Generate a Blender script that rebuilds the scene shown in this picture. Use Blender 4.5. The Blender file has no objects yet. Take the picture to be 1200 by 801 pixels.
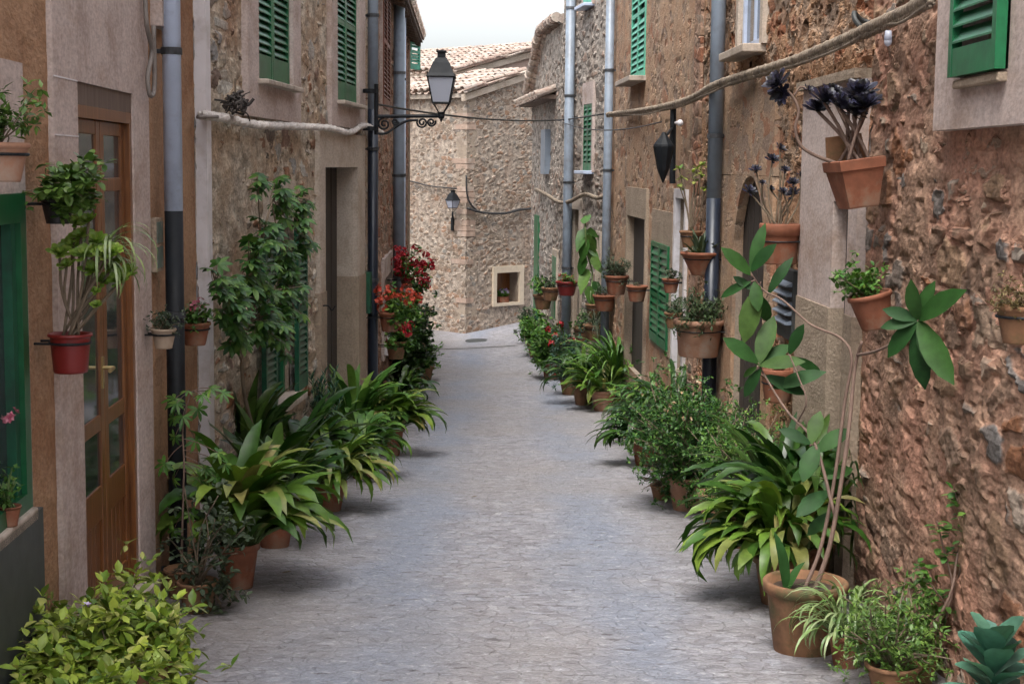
EXPO = 1.25
# a Mallorcan lane: terraced houses, potted plants
import bpy, math, random
import numpy as np
from mathutils import Vector, Matrix, noise as mnoise
C = bpy.context.scene.collection
R = math.radians
PI = math.pi
# ------------------------------------------------------------------ camera maths
EYE = Vector((0, 0, 1.65)); FPX = 1800.0; PITCH = R(6.497); ROLL = .011; K = 1800/1364
def ray(px, py):
    u0 = (px-600)/FPX; v0 = (400.5-py)/FPX; u = u0-v0*ROLL; v = v0+u0*ROLL
    return Vector((u, math.cos(PITCH)+v*math.sin(PITCH), -math.sin(PITCH)+v*math.cos(PITCH)))
_gy = [-40, -6, 0, 11, 15, 18, 23.5, 30, 60, 400]
_gy = [y*K if y > 0 else y for y in _gy]
_gz = [.6, .6, 0, -1.10, -1.45, -1.64, -1.80, -1.76, -1.5, -1.5]
def sstep(a, b, x):
    t = min(1, max(0, (x-a)/(b-a))); return t*t*(3-2*t)
def _gl(y):
    for i in range(len(_gy)-1):
        if y <= _gy[i+1]:
            t = (y-_gy[i])/(_gy[i+1]-_gy[i]); return _gz[i]+t*(_gz[i+1]-_gz[i])
    return _gz[-1]
def ground_z(x, y):
    z = sum(_gl(y+d) for d in (-1.2, -.6, 0, .6, 1.2))/5
    z += .12*min(8, max(0, x+1))*sstep(19.5*K, 25*K, y)
    return z
def gp(px, py):
    d = ray(px, py); t = 1.0
    while t < 60:
        p = EYE+d*t
        if p.z <= ground_z(p.x, p.y): return p
        t += .01
    return EYE+d*40
# ------------------------------------------------------------------ object helpers
def link(o, parent=None):
    C.objects.link(o)
    if parent: o.parent = parent
    return o
def empty(name, loc, label, cat, group=None, kind=None):
    o = bpy.data.objects.new(name, None); C.objects.link(o); o.location = loc; o.empty_display_size = .1
    o['label'] = label; o['category'] = cat
    if group: o['group'] = group
    if kind: o['kind'] = kind
    return o
def tag(o, label, cat, group=None, kind=None):
    o['label'] = label
    if cat: o['category'] = cat
    if group: o['group'] = group
    if kind: o['kind'] = kind
    return o
class MB:
    def __init__(s): s.v = []; s.f = []; s.m = []; s.cm = 0
    def add(s, vs, fs):
        n = len(s.v); s.v.extend([tuple(p) for p in vs]); s.f.extend([tuple(i+n for i in f) for f in fs]); s.m.extend([s.cm]*len(fs))
    def box8(s, p):   # p: 8 points, bottom 4 ccw then top 4
        s.add(p, [(0,3,2,1), (4,5,6,7), (0,1,5,4), (1,2,6,5), (2,3,7,6), (3,0,4,7)])
    def box(s, lo, hi):
        x0,y0,z0 = lo; x1,y1,z1 = hi
        s.box8([(x0,y0,z0),(x1,y0,z0),(x1,y1,z0),(x0,y1,z0),(x0,y0,z1),(x1,y0,z1),(x1,y1,z1),(x0,y1,z1)])
    def tube(s, pts, r, n=8, cap=True):
        pts = [Vector(p) for p in pts]; k = len(pts)
        rs = r if isinstance(r, (list, tuple)) else [r]*k
        vs = []; fs = []; up = None
        for i, p in enumerate(pts):
            t = (pts[min(k-1, i+1)]-pts[max(0, i-1)])
            t = t.normalized() if t.length > 1e-9 else Vector((0,0,1))
            if up is None:
                up = Vector((0,0,1)) if abs(t.z) < .9 else Vector((1,0,0))
            a = t.cross(up)
            if a.length < 1e-6: a = t.cross(Vector((0,1,0)))
            a.normalize(); b = a.cross(t).normalized(); up = b
            for j in range(n):
                w = 2*PI*j/n; vs.append(p+(a*math.cos(w)+b*math.sin(w))*rs[i])
        for i in range(k-1):
            for j in range(n):
                fs.append((i*n+j, i*n+(j+1) % n, (i+1)*n+(j+1) % n, (i+1)*n+j))
        if cap: fs.append(tuple(range(n))[::-1]); fs.append(tuple(range((k-1)*n, k*n)))
        s.add(vs, fs)
    def lathe(s, prof, n=24, c=(0,0,0), wob=0, sq=None):
        vs = []; fs = []; c = Vector(c)
        for (r, z) in prof:
            for j in range(n):
                w = 2*PI*j/n; q = 1+wob*math.sin(3*w+z*9)
                vs.append(c+Vector((r*q*math.cos(w), r*q*math.sin(w), z)))
        for i in range(len(prof)-1):
            for j in range(n): fs.append((i*n+j, i*n+(j+1) % n, (i+1)*n+(j+1) % n, (i+1)*n+j))
        s.add(vs, fs)
    def ball(s, c, r, n=8, sz=1.0):
        prof = [(max(1e-4, r*math.sin(PI*i/n)), -r*sz*math.cos(PI*i/n)) for i in range(n+1)]
        s.lathe(prof, n+2, c)
    def build(s, name, mats, parent=None, smooth=False, origin=None):
        o0 = Vector(origin) if origin is not None else (Vector(parent.matrix_basis.translation) if parent is not None else Vector((0,0,0)))
        if parent is not None and origin is None:
            q = parent.parent
            while q is not None: o0 = o0+Vector(q.location); q = q.parent
        me = bpy.data.meshes.new(name)
        me.from_pydata([(p[0]-o0.x, p[1]-o0.y, p[2]-o0.z) for p in s.v], [], s.f)
        if not isinstance(mats, (list, tuple)): mats = [mats]
        for m in mats: me.materials.append(m)
        if len(mats) > 1: me.polygons.foreach_set('material_index', s.m)
        if smooth: me.polygons.foreach_set('use_smooth', [True]*len(me.polygons))
        me.update()
        o = bpy.data.objects.new(name, me); link(o, parent)
        if parent is None: o.location = o0
        return o
# ------------------------------------------------------------------ materials
def newmat(name):
    m = bpy.data.materials.new(name); m.use_nodes = True
    nt = m.node_tree; b = nt.nodes['Principled BSDF']; return m, nt, b
def nd(nt, t, **kw):
    n = nt.nodes.new(t)
    for k, v in kw.items():
        if k.startswith('i_'): n.inputs[k[2:].replace('_', ' ')].default_value = v
        else: setattr(n, k, v)
    return n
def ln(nt, a, b): nt.links.new(a, b)
def math_n(nt, op, a, b=None, clamp=False):
    n = nt.nodes.new('ShaderNodeMath'); n.operation = op; n.use_clamp = clamp
    for i, x in enumerate((a, b)):
        if x is None: continue
        if isinstance(x, (int, float)): n.inputs[i].default_value = x
        else: nt.links.new(x, n.inputs[i])
    return n.outputs[0]
def mixc(nt, fac, a, b, blend='MIX'):
    n = nt.nodes.new('ShaderNodeMix'); n.data_type = 'RGBA'; n.blend_type = blend
    for i, x in ((0, fac), (6, a), (7, b)):
        if isinstance(x, (int, float)): n.inputs[i].default_value = x
        elif isinstance(x, tuple): n.inputs[i].default_value = x if len(x) == 4 else (*x, 1)
        else: nt.links.new(x, n.inputs[i])
    return n.outputs[2]
def maprange(nt, x, a, b, c=0., d=1., smooth=False):
    n = nt.nodes.new('ShaderNodeMapRange'); n.clamp = True
    if smooth: n.interpolation_type = 'SMOOTHSTEP'
    for i, v in enumerate((x, a, b, c, d)):
        if isinstance(v, (int, float)): n.inputs[i].default_value = v
        else: nt.links.new(v, n.inputs[i])
    return n.outputs[0]
def ramp(nt, x, cols, interp='LINEAR'):
    n = nt.nodes.new('ShaderNodeValToRGB'); n.color_ramp.interpolation = interp
    el = n.color_ramp.elements
    while len(el) < len(cols): el.new(.5)
    for e, (p, c) in zip(el, cols): e.position = p; e.color = (*c, 1)
    nt.links.new(x, n.inputs[0]); return n.outputs[0]
def noise(nt, vec, scale, detail=3, rough=.55, out=0, dist=0.):
    n = nt.nodes.new('ShaderNodeTexNoise'); n.inputs['Scale'].default_value = scale
    n.inputs['Detail'].default_value = detail; n.inputs['Roughness'].default_value = rough; n.inputs['Distortion'].default_value = dist
    if vec is not None: nt.links.new(vec, n.inputs['Vector'])
    return n.outputs[out]
def mapping(nt, vec, scale=(1,1,1), loc=(0,0,0), rot=(0,0,0)):
    n = nt.nodes.new('ShaderNodeMapping'); n.inputs['Scale'].default_value = scale; n.inputs['Location'].default_value = loc
    n.inputs['Rotation'].default_value = rot
    nt.links.new(vec, n.inputs['Vector']); return n.outputs[0]
def distort(nt, vec, amt, scale):
    nz = noise(nt, vec, scale, 2, .5, 1)
    a = nt.nodes.new('ShaderNodeVectorMath'); a.operation = 'SUBTRACT'; nt.links.new(nz, a.inputs[0]); a.inputs[1].default_value = (.5,.5,.5)
    b = nt.nodes.new('ShaderNodeVectorMath'); b.operation = 'SCALE'; nt.links.new(a.outputs[0], b.inputs[0]); b.inputs['Scale'].default_value = amt
    c = nt.nodes.new('ShaderNodeVectorMath'); c.operation = 'ADD'; nt.links.new(vec, c.inputs[0]); nt.links.new(b.outputs[0], c.inputs[1])
    return c.outputs[0]
def objc(nt): return nt.nodes.new('ShaderNodeTexCoord').outputs['Object']
def sat(nt, c, s, val=1.):
    n = nt.nodes.new('ShaderNodeHueSaturation'); n.inputs['Saturation'].default_value = s; n.inputs['Value'].default_value = val; n.inputs['Hue'].default_value = .4975
    nt.links.new(c, n.inputs['Color']); return n.outputs[0]
def bump(nt, h, strength, dist, b):
    n = nt.nodes.new('ShaderNodeBump'); n.inputs['Strength'].default_value = strength; n.inputs['Distance'].default_value = dist
    nt.links.new(h, n.inputs['Height']); nt.links.new(n.outputs[0], b.inputs['Normal']); return n
def displace(m, nt, h, scale, mid):
    n = nt.nodes.new('ShaderNodeDisplacement'); n.inputs['Scale'].default_value = scale; n.inputs['Midlevel'].default_value = mid
    nt.links.new(h, n.inputs['Height']); nt.links.new(n.outputs[0], nt.nodes['Material Output'].inputs['Displacement'])
    m.displacement_method = 'BOTH'
def flat(name, col, rough=.5, var=.12, scale=25, bmp=.15, metal=0., spec=.5, dirt=None, bd=.004):
    """painted / metal / clay surface with uneven tone and a faint relief"""
    m, nt, b = newmat(name); v = objc(nt)
    n1 = noise(nt, v, scale, 5, .6); n2 = noise(nt, v, scale*.16, 3, .5)
    f = math_n(nt, 'ADD', math_n(nt, 'MULTIPLY', n1, .5), math_n(nt, 'MULTIPLY', n2, .5))
    lo = tuple(c*(1-var*1.6) for c in col); hi = tuple(min(1, c*(1+var)) for c in col)
    c = ramp(nt, f, [(.32, lo), (.52, col), (.7, hi)])
    if dirt:
        dm = maprange(nt, noise(nt, v, scale*.4, 6, .7), .5, .68)
        c = mixc(nt, dm, c, dirt)
    ln(nt, c, b.inputs['Base Color'])
    b.inputs['Metallic'].default_value = metal; b.inputs['Specular IOR Level'].default_value = spec
    ln(nt, maprange(nt, n2, .3, .7, rough*.85, min(1, rough*1.15)), b.inputs['Roughness'])
    bump(nt, n1, bmp, bd, b)
    return m
def stone(name, stones, mortar, cell=.16, cover=.5, disp=.035, zs=1.35, bumpy=.5, stain=(.16,.12,.09), stainamt=.35, warp=.12, pit=0., ms=11, patch=0., tint=None, ys=.55):
    m, nt, b = newmat(name); v = mapping(nt, objc(nt), (1, ys, 1))
    vm = mapping(nt, v, (1, 1, zs)); vd = distort(nt, vm, warp, 7.0)
    ve = nd(nt, 'ShaderNodeTexVoronoi', feature='DISTANCE_TO_EDGE'); ve.inputs['Scale'].default_value = 1/cell
    vf = nd(nt, 'ShaderNodeTexVoronoi', feature='F1'); vf.inputs['Scale'].default_value = 1/cell
    ln(nt, vd, ve.inputs['Vector']); ln(nt, vd, vf.inputs['Vector'])
    sep = nd(nt, 'ShaderNodeSeparateColor'); ln(nt, vf.outputs['Color'], sep.inputs[0])
    rnd, rnd2 = sep.outputs[0], sep.outputs[1]
    big = noise(nt, v, .9, 2, .6); med = noise(nt, v, ms, 3, .6); fine = noise(nt, v, 55, 2, .6)
    k = len(stones); sc = ramp(nt, rnd, [((i+.5)/k, c) for i, c in enumerate(stones)])
    sh = maprange(nt, big, .35, .65, -cover*.12, cover*.22)
    sh = math_n(nt, 'ADD', sh, maprange(nt, rnd2, 0, 1, -.06, cover*.26))
    sh = math_n(nt, 'ADD', sh, maprange(nt, med, .3, .7, -.05, .05))
    if patch:
        pb = math_n(nt, 'ADD', math_n(nt, 'MULTIPLY', noise(nt, v, 1.6, 3, .6), .75), math_n(nt, 'MULTIPLY', med, .25))
        pm_ = maprange(nt, pb, .50, .56, 0, 1, True); sh = math_n(nt, 'ADD', sh, math_n(nt, 'MULTIPLY', pm_, patch))
    e = maprange(nt, ve.outputs['Distance'], sh, math_n(nt, 'ADD', sh, .10), 0, 1, True)
    mvar = ramp(nt, med, [(.3, tuple(c*.72 for c in mortar)), (.5, mortar), (.7, tuple(min(1, c*1.18) for c in mortar))])
    if tint: mvar = mixc(nt, maprange(nt, noise(nt, v, 2.3, 3, .6), .42, .60), mvar, tint)
    c = mixc(nt, e, mvar, sc)
    # soot, rust and damp that drift down the wall
    st = noise(nt, mapping(nt, v, (1.6, 1.6, .6)), 1.7, 3, .65)
    c = mixc(nt, maprange(nt, st, .5, .75, 0, stainamt), c, stain)
    g = maprange(nt, fine, .28, .72, .62, 1.22)
    c = mixc(nt, 1.0, c, nd_grey(nt, g), 'MULTIPLY')
    c = mixc(nt, 1.0, c, nd_grey(nt, maprange(nt, med, .28, .72, .66, 1.2)), 'MULTIPLY')
    c = sat(nt, c, 1.08, .85)
    ln(nt, c, b.inputs['Base Color']); b.inputs['Roughness'].default_value = .93; b.inputs['Specular IOR Level'].default_value = .2
    h = math_n(nt, 'MULTIPLY', e, maprange(nt, rnd2, 0, 1, .15, .75)); h = math_n(nt, 'ADD', h, math_n(nt, 'MULTIPLY', noise(nt, v, 3.2, 1, .5), .8))
    h = math_n(nt, 'ADD', h, math_n(nt, 'MULTIPLY', med, bumpy*1.1)); h = math_n(nt, 'ADD', h, math_n(nt, 'MULTIPLY', fine, bumpy*.35))
    if pit:
        pv = nd(nt, 'ShaderNodeTexVoronoi', feature='SMOOTH_F1'); pv.inputs['Scale'].default_value = 14; ln(nt, distort(nt, v, .12, 9), pv.inputs['Vector'])
        pm = maprange(nt, pv.outputs['Distance'], .12, .42, -pit, 0, True); h = math_n(nt, 'ADD', h, pm)
    displace(m, nt, h, disp, .8)
    return m
def nd_grey(nt, x):
    n = nt.nodes.new('ShaderNodeCombineColor')
    for i in range(3): nt.links.new(x, n.inputs[i])
    return n.outputs[0]
def plaster(name, col, alt, dark, patch=.5, disp=.01, streak=.4, rough=.9, pits=0., under=None, fines=1.):
    m, nt, b = newmat(name); v = mapping(nt, objc(nt), (1, .5, 1))
    big = noise(nt, v, 1.3, 3, .62); med = noise(nt, v, 7, 4, .65); fine = noise(nt, v, 60*fines, 2, .6)
    f = math_n(nt, 'ADD', math_n(nt, 'MULTIPLY', big, .6), math_n(nt, 'MULTIPLY', med, .4))
    c = ramp(nt, f, [(.36, alt), (.52, col), (.66, tuple(min(1, x*1.12) for x in col))])
    st = noise(nt, mapping(nt, v, (2.4, 2.4, .55)), 2.0, 5, .7)
    c = mixc(nt, maprange(nt, st, .5, .72, 0, streak), c, dark)
    bl = noise(nt, v, 3.4, 5, .72, dist=.8)
    c = mixc(nt, maprange(nt, bl, .54, .7, 0, .55), c, alt); c = mixc(nt, maprange(nt, bl, .44, .3, 0, .4), c, tuple(min(1, x*1.18) for x in col))
    h = math_n(nt, 'ADD', math_n(nt, 'MULTIPLY', med, .6), math_n(nt, 'MULTIPLY', fine, .25))
    if under:
        pk = maprange(nt, math_n(nt, 'ADD', math_n(nt, 'MULTIPLY', big, .55), math_n(nt, 'MULTIPLY', med, .45)), .53-.1*patch, .57-.1*patch, 0, 1, True)
        uv = nd(nt, 'ShaderNodeTexVoronoi', feature='F1'); uv.inputs['Scale'].default_value = 9; ln(nt, distort(nt, v, .1, 8), uv.inputs['Vector'])
        us = nd(nt, 'ShaderNodeSeparateColor'); ln(nt, uv.outputs['Color'], us.inputs[0])
        uc = ramp(nt, us.outputs[0], [(.1, under[0]), (.5, under[1]), (.9, under[2])])
        c = mixc(nt, pk, c, uc); h = math_n(nt, 'SUBTRACT', h, math_n(nt, 'MULTIPLY', pk, .6))
        h = math_n(nt, 'ADD', h, math_n(nt, 'MULTIPLY', math_n(nt, 'MULTIPLY', pk, us.outputs[1]), .7))
    if pits:
        pv = nd(nt, 'ShaderNodeTexVoronoi', feature='F1'); pv.inputs['Scale'].default_value = 22; ln(nt, distort(nt, mapping(nt, v, (1,1,.75)), .09, 12), pv.inputs['Vector'])
        pm = maprange(nt, pv.outputs['Distance'], .1, .45, 1, 0, True)
        pm = math_n(nt, 'MULTIPLY', pm, maprange(nt, med, .45, .6, 0, 1))
        h = math_n(nt, 'SUBTRACT', h, math_n(nt, 'MULTIPLY', pm, pits))
        c = mixc(nt, math_n(nt, 'MULTIPLY', pm, .55), c, dark)
    c = mixc(nt, 1.0, c, nd_grey(nt, maprange(nt, fine, .25, .75, .74, 1.16)), 'MULTIPLY')
    c = sat(nt, c, 1.08, .87)
    ln(nt, c, b.inputs['Base Color']); b.inputs['Roughness'].default_value = rough; b.inputs['Specular IOR Level'].default_value = .2
    displace(m, nt, h, disp, .4)
    return m
def leafmat(name, cols, rough=.42, spec=.5, trans=.13):
    m, nt, b = newmat(name)
    g = nd(nt, 'ShaderNodeNewGeometry'); k = len(cols)
    c = ramp(nt, g.outputs['Random Per Island'], [((i+.5)/k, x) for i, x in enumerate(cols)])
    v = objc(nt)
    c = mixc(nt, 1.0, c, nd_grey(nt, maprange(nt, noise(nt, v, 18, 3), .3, .7, .62, 1.05)), 'MULTIPLY')
    ln(nt, c, b.inputs['Base Color']); b.inputs['Roughness'].default_value = rough; b.inputs['Specular IOR Level'].default_value = spec
    tr = nd(nt, 'ShaderNodeBsdfTranslucent'); ln(nt, mixc(nt, 1., c, (1.0,1.2,.5,1), 'MULTIPLY'), tr.inputs['Color'])
    mx = nd(nt, 'ShaderNodeMixShader'); mx.inputs[0].default_value = trans
    ln(nt, b.outputs[0], mx.inputs[1]); ln(nt, tr.outputs[0], mx.inputs[2]); ln(nt, mx.outputs[0], nt.nodes['Material Output'].inputs['Surface'])
    return m
def glassm(name, col=(.03,.035,.04), rough=.08):
    m, nt, b = newmat(name); b.inputs['Base Color'].default_value = (*col, 1); b.inputs['Roughness'].default_value = rough
    b.inputs['Specular IOR Level'].default_value = .7
    bump(nt, noise(nt, objc(nt), 3, 2), .08, .02, b); return m
# ------------------------------------------------------------------ materials of the place
M = {}
M['cobble'] = None
def cobble():
    m, nt, b = newmat('cobbled_paving'); v = objc(nt)
    vd = distort(nt, mapping(nt, v, (1, 1.25, 1)), .06, 7)
    vf = nd(nt, 'ShaderNodeTexVoronoi', feature='F1'); vf.inputs['Scale'].default_value = 12.5; ln(nt, vd, vf.inputs['Vector'])
    ve = nd(nt, 'ShaderNodeTexVoronoi', feature='DISTANCE_TO_EDGE'); ve.inputs['Scale'].default_value = 12.5; ln(nt, vd, ve.inputs['Vector'])
    s = nd(nt, 'ShaderNodeSeparateColor'); ln(nt, vf.outputs['Color'], s.inputs[0])
    st = ramp(nt, s.outputs[0], [(.05, (.27,.26,.29)), (.3, (.33,.32,.355)), (.6, (.38,.37,.40)), (.85, (.36,.365,.42)), (1., (.46,.45,.48))])
    e = maprange(nt, ve.outputs['Distance'], .02, .11, 0, 1, True)
    big = noise(nt, v, .55, 4, .6); med = noise(nt, v, 9, 6, .7); fine = noise(nt, v, 70, 4, .7)
    # mortar swept over the setts, so that joints show only in places
    jn = maprange(nt, noise(nt, v, 3.2, 5, .7), .36, .62, .1, .62)
    jt = ramp(nt, med, [(.3, (.20,.185,.19)), (.7, (.33,.31,.32))])
    c = mixc(nt, math_n(nt, 'MULTIPLY', math_n(nt, 'SUBTRACT', 1., e), jn), st, jt)
    # bluish worn wheel lines along the middle
    sx = nd(nt, 'ShaderNodeSeparateXYZ'); ln(nt, distort(nt, v, .9, .8), sx.inputs[0])
    w = math_n(nt, 'ABSOLUTE', math_n(nt, 'ADD', math_n(nt, 'ABSOLUTE', math_n(nt, 'ADD', sx.outputs[0], .05)), -.62))
    wm = maprange(nt, w, .03, .45, .8, 0, True)
    c = mixc(nt, wm, c, (.25,.29,.385))
    c = mixc(nt, maprange(nt, big, .42, .66, 0, .75), c, (.345,.315,.305))
    # flecks of bright worn stone
    c = mixc(nt, maprange(nt, noise(nt, v, 26, 3, .6), .58, .68, 0, .6), c, (.56,.56,.60))
    c = mixc(nt, maprange(nt, noise(nt, mapping(nt, v, (.55,1.5,1)), 13, 3, .6), .60, .68, 0, .75), c, (.12,.105,.11))
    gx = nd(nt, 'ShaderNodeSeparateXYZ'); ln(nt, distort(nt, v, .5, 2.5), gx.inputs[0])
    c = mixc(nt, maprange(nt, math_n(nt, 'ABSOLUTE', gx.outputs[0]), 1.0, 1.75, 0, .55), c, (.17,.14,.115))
    c = mixc(nt, 1., c, nd_grey(nt, maprange(nt, fine, .3, .7, .66, 1.16)), 'MULTIPLY')
    c = mixc(nt, 1., c, nd_grey(nt, maprange(nt, med, .3, .7, .78, 1.10)), 'MULTIPLY')
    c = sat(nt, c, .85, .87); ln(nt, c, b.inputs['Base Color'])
    ln(nt, maprange(nt, med, .3, .7, .48, .8), b.inputs['Roughness']); b.inputs['Specular IOR Level'].default_value = .4
    h = math_n(nt, 'ADD', math_n(nt, 'MULTIPLY', e, maprange(nt, s.outputs[1], 0, 1, .4, 1.)), math_n(nt, 'MULTIPLY', med, .6))
    h = math_n(nt, 'ADD', h, math_n(nt, 'MULTIPLY', fine, .25))
    bump(nt, h, .6, .014, b)
    return m
M['cobble'] = cobble()
M['dirt'] = flat('packed_earth', (.2,.17,.14), .9, .2, 8, .5)
M['stone_near'] = stone('tan_pink_rubble', [(.40,.27,.18), (.27,.18,.13), (.50,.40,.30), (.21,.195,.185), (.47,.38,.30), (.33,.17,.10)], (.43,.285,.205), .165, .95, .036, 1.05, .5, (.12,.08,.06), .65, .14, .3, 8, .6, (.50,.29,.21), .5)
M['stone_left'] = stone('buff_rubble', [(.40,.31,.22), (.55,.49,.40), (.22,.185,.16), (.40,.20,.11), (.33,.32,.31), (.58,.54,.47)], (.60,.52,.42), .15, .8, .036, 1.2, .45, (.30,.14,.075), .6, .11, 0., 11, .3, (.52,.40,.29))
M['stone_left_far'] = stone('red_rubble', [(.34,.17,.11), (.30,.24,.19), (.40,.28,.20)], (.40,.27,.20), .16, .8, .04, 1.2, .5, (.26,.11,.06), .4)
M['stone_far'] = stone('warm_beige_rubble', [(.34,.26,.20), (.41,.34,.27), (.27,.21,.165), (.40,.26,.18), (.33,.30,.265)], (.44,.37,.305), .15, .9, .026, 1.7, .5, (.33,.20,.13), .45, .10, ys=1.)
M['stone_grey'] = stone('grey_rubble', [(.33,.29,.25), (.40,.36,.32), (.26,.22,.19), (.40,.30,.24)], (.44,.39,.34), .17, .8, .035, 1.4, .5, (.28,.18,.12), .4)
M['render_left'] = plaster('beige_render', (.43,.275,.175), (.30,.165,.095), (.18,.10,.06), .5, .018, .6)
M['render_smooth'] = plaster('pinkish_trim_plaster', (.60,.505,.465), (.45,.345,.285), (.27,.185,.14), .5, .005, .55)
M['render_pale'] = plaster('pale_trim_plaster', (.59,.51,.43), (.45,.365,.285), (.28,.215,.16), .5, .005, .5)
M['render_pitted'] = plaster('pitted_tan_render', (.45,.295,.19), (.35,.20,.12), (.14,.09,.06), .6, .045, .45, pits=1.1, under=[(.32,.15,.09), (.38,.27,.19), (.27,.20,.15)])
M['render_weathered'] = plaster('weathered_render', (.50,.36,.25), (.40,.235,.145), (.19,.16,.135), .3, .022, .9, under=[(.36,.20,.13), (.40,.30,.22), (.30,.22,.17)])
M['render_low'] = plaster('rough_cement_skirt', (.40,.325,.25), (.32,.25,.19), (.2,.15,.11), .5, .02, .3)
M['pink_wall'] = plaster('pink_gable_render', (.52,.41,.35), (.47,.34,.28), (.36,.27,.22), .5, .004, .3)
M['reveal'] = plaster('opening_plaster', (.40,.33,.26), (.31,.25,.20), (.2,.16,.13), .5, .004, .3)
M['frame_pale'] = flat('cream_stone', (.60,.50,.38), .8, .12, 12, .3)
M['green'] = flat('green_paint', (.010,.135,.05), .38, .3, 14, .25, dirt=(.012,.085,.035))
M['green_dark'] = flat('dark_green_paint', (.010,.085,.042), .42, .25, 14, .25, dirt=(.012,.04,.025))
M['green_mint'] = flat('mint_green_paint', (.10,.42,.29), .5, .15, 14, .2)
M['brown_paint'] = flat('oxblood_paint', (.22,.085,.055), .55, .2, 14, .25)
M['wood'] = None
def woodm(name, a, b_, c_, rough=.32):
    m, nt, b = newmat(name); v = objc(nt)
    w = noise(nt, mapping(nt, v, (22, 22, 1.4)), 2.4, 5, .6, dist=.4)
    c = ramp(nt, w, [(.3, a), (.5, b_), (.72, c_)]); ln(nt, c, b.inputs['Base Color']); b.inputs['Roughness'].default_value = rough
    bump(nt, w, .2, .003, b); return m
M['wood'] = woodm('varnished_pine', (.085,.030,.010), (.165,.060,.018), (.26,.105,.032))
M['wood_dark'] = woodm('nearly_black_old_wood', (.022,.016,.013), (.035,.026,.02), (.055,.04,.032), .75)
M['wood_old'] = woodm('old_brown_wood', (.07,.045,.035), (.12,.08,.06), (.18,.13,.10), .7)
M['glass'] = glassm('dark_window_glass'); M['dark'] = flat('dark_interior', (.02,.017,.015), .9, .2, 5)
M['pipe_pale'] = flat('pale_blue_grey_pipe', (.50,.58,.74), .4, .08, 9, .1, dirt=(.34,.39,.50))
M['pipe_grey'] = flat('grey_zinc_pipe', (.22,.265,.325), .42, .12, 9, .15, dirt=(.17,.19,.22))
M['pipe_white'] = flat('off_white_duct', (.68,.645,.66), .55, .08, 9, .12, dirt=(.48,.43,.41))
M['black'] = flat('black_iron', (.009,.011,.014), .6, .3, 30, .3, spec=.25)
M['black_blue'] = flat('blue_black_pipe', (.013,.02,.035), .38, .2, 15, .2)
M['slate'] = flat('slate_board', (.05,.055,.055), .6, .25, 12, .3)
M['sill'] = flat('cement_sill', (.44,.37,.31), .85, .15, 20, .4, dirt=(.25,.2,.16))
M['rope_white'] = flat('white_rope', (.60,.55,.51), .8, .18, 30, .5, dirt=(.35,.30,.26))
M['rope_tan'] = flat('tan_rope', (.30,.24,.18), .9, .25, 30, .6, dirt=(.13,.10,.08))
M['cable'] = flat('black_cable', (.03,.028,.028), .6, .2, 20, .2)
M['cable_grey'] = flat('grey_cable', (.20,.17,.15), .7, .2, 20, .2)
M['bracket'] = flat('dull_bracket', (.10,.105,.115), .6, .2, 20, .2)
M['milky'] = None
def milkm():
    m, nt, b = newmat('milky_lantern_glass'); b.inputs['Base Color'].default_value = (.62,.64,.72,1); b.inputs['Roughness'].default_value = .25
    tr = nd(nt, 'ShaderNodeBsdfTranslucent'); tr.inputs['Color'].default_value = (.75,.78,.88,1)
    mx = nd(nt, 'ShaderNodeMixShader'); mx.inputs[0].default_value = .5
    ln(nt, b.outputs[0], mx.inputs[1]); ln(nt, tr.outputs[0], mx.inputs[2]); ln(nt, mx.outputs[0], nt.nodes['Material Output'].inputs['Surface']); return m
M['milky'] = milkm()
def tilem():
    m, nt, b = newmat('clay_roof_tiles'); g = nd(nt, 'ShaderNodeNewGeometry'); v = objc(nt)
    c = ramp(nt, g.outputs['Random Per Island'], [(.05, (.30,.21,.17)), (.3, (.41,.31,.26)), (.55, (.49,.41,.35)), (.8, (.35,.25,.20)), (1., (.30,.26,.235))])
    n = noise(nt, v, 12, 5, .7); c = mixc(nt, maprange(nt, n, .5, .64, 0, .6), c, (.55,.52,.44)); c = mixc(nt, maprange(nt, noise(nt, v, 25, 4), .58, .7, 0, .6), c, (.12,.10,.08))
    ln(nt, c, b.inputs['Base Color']); b.inputs['Roughness'].default_value = .9; bump(nt, n, .4, .01, b); return m
M['tile'] = tilem()
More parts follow.
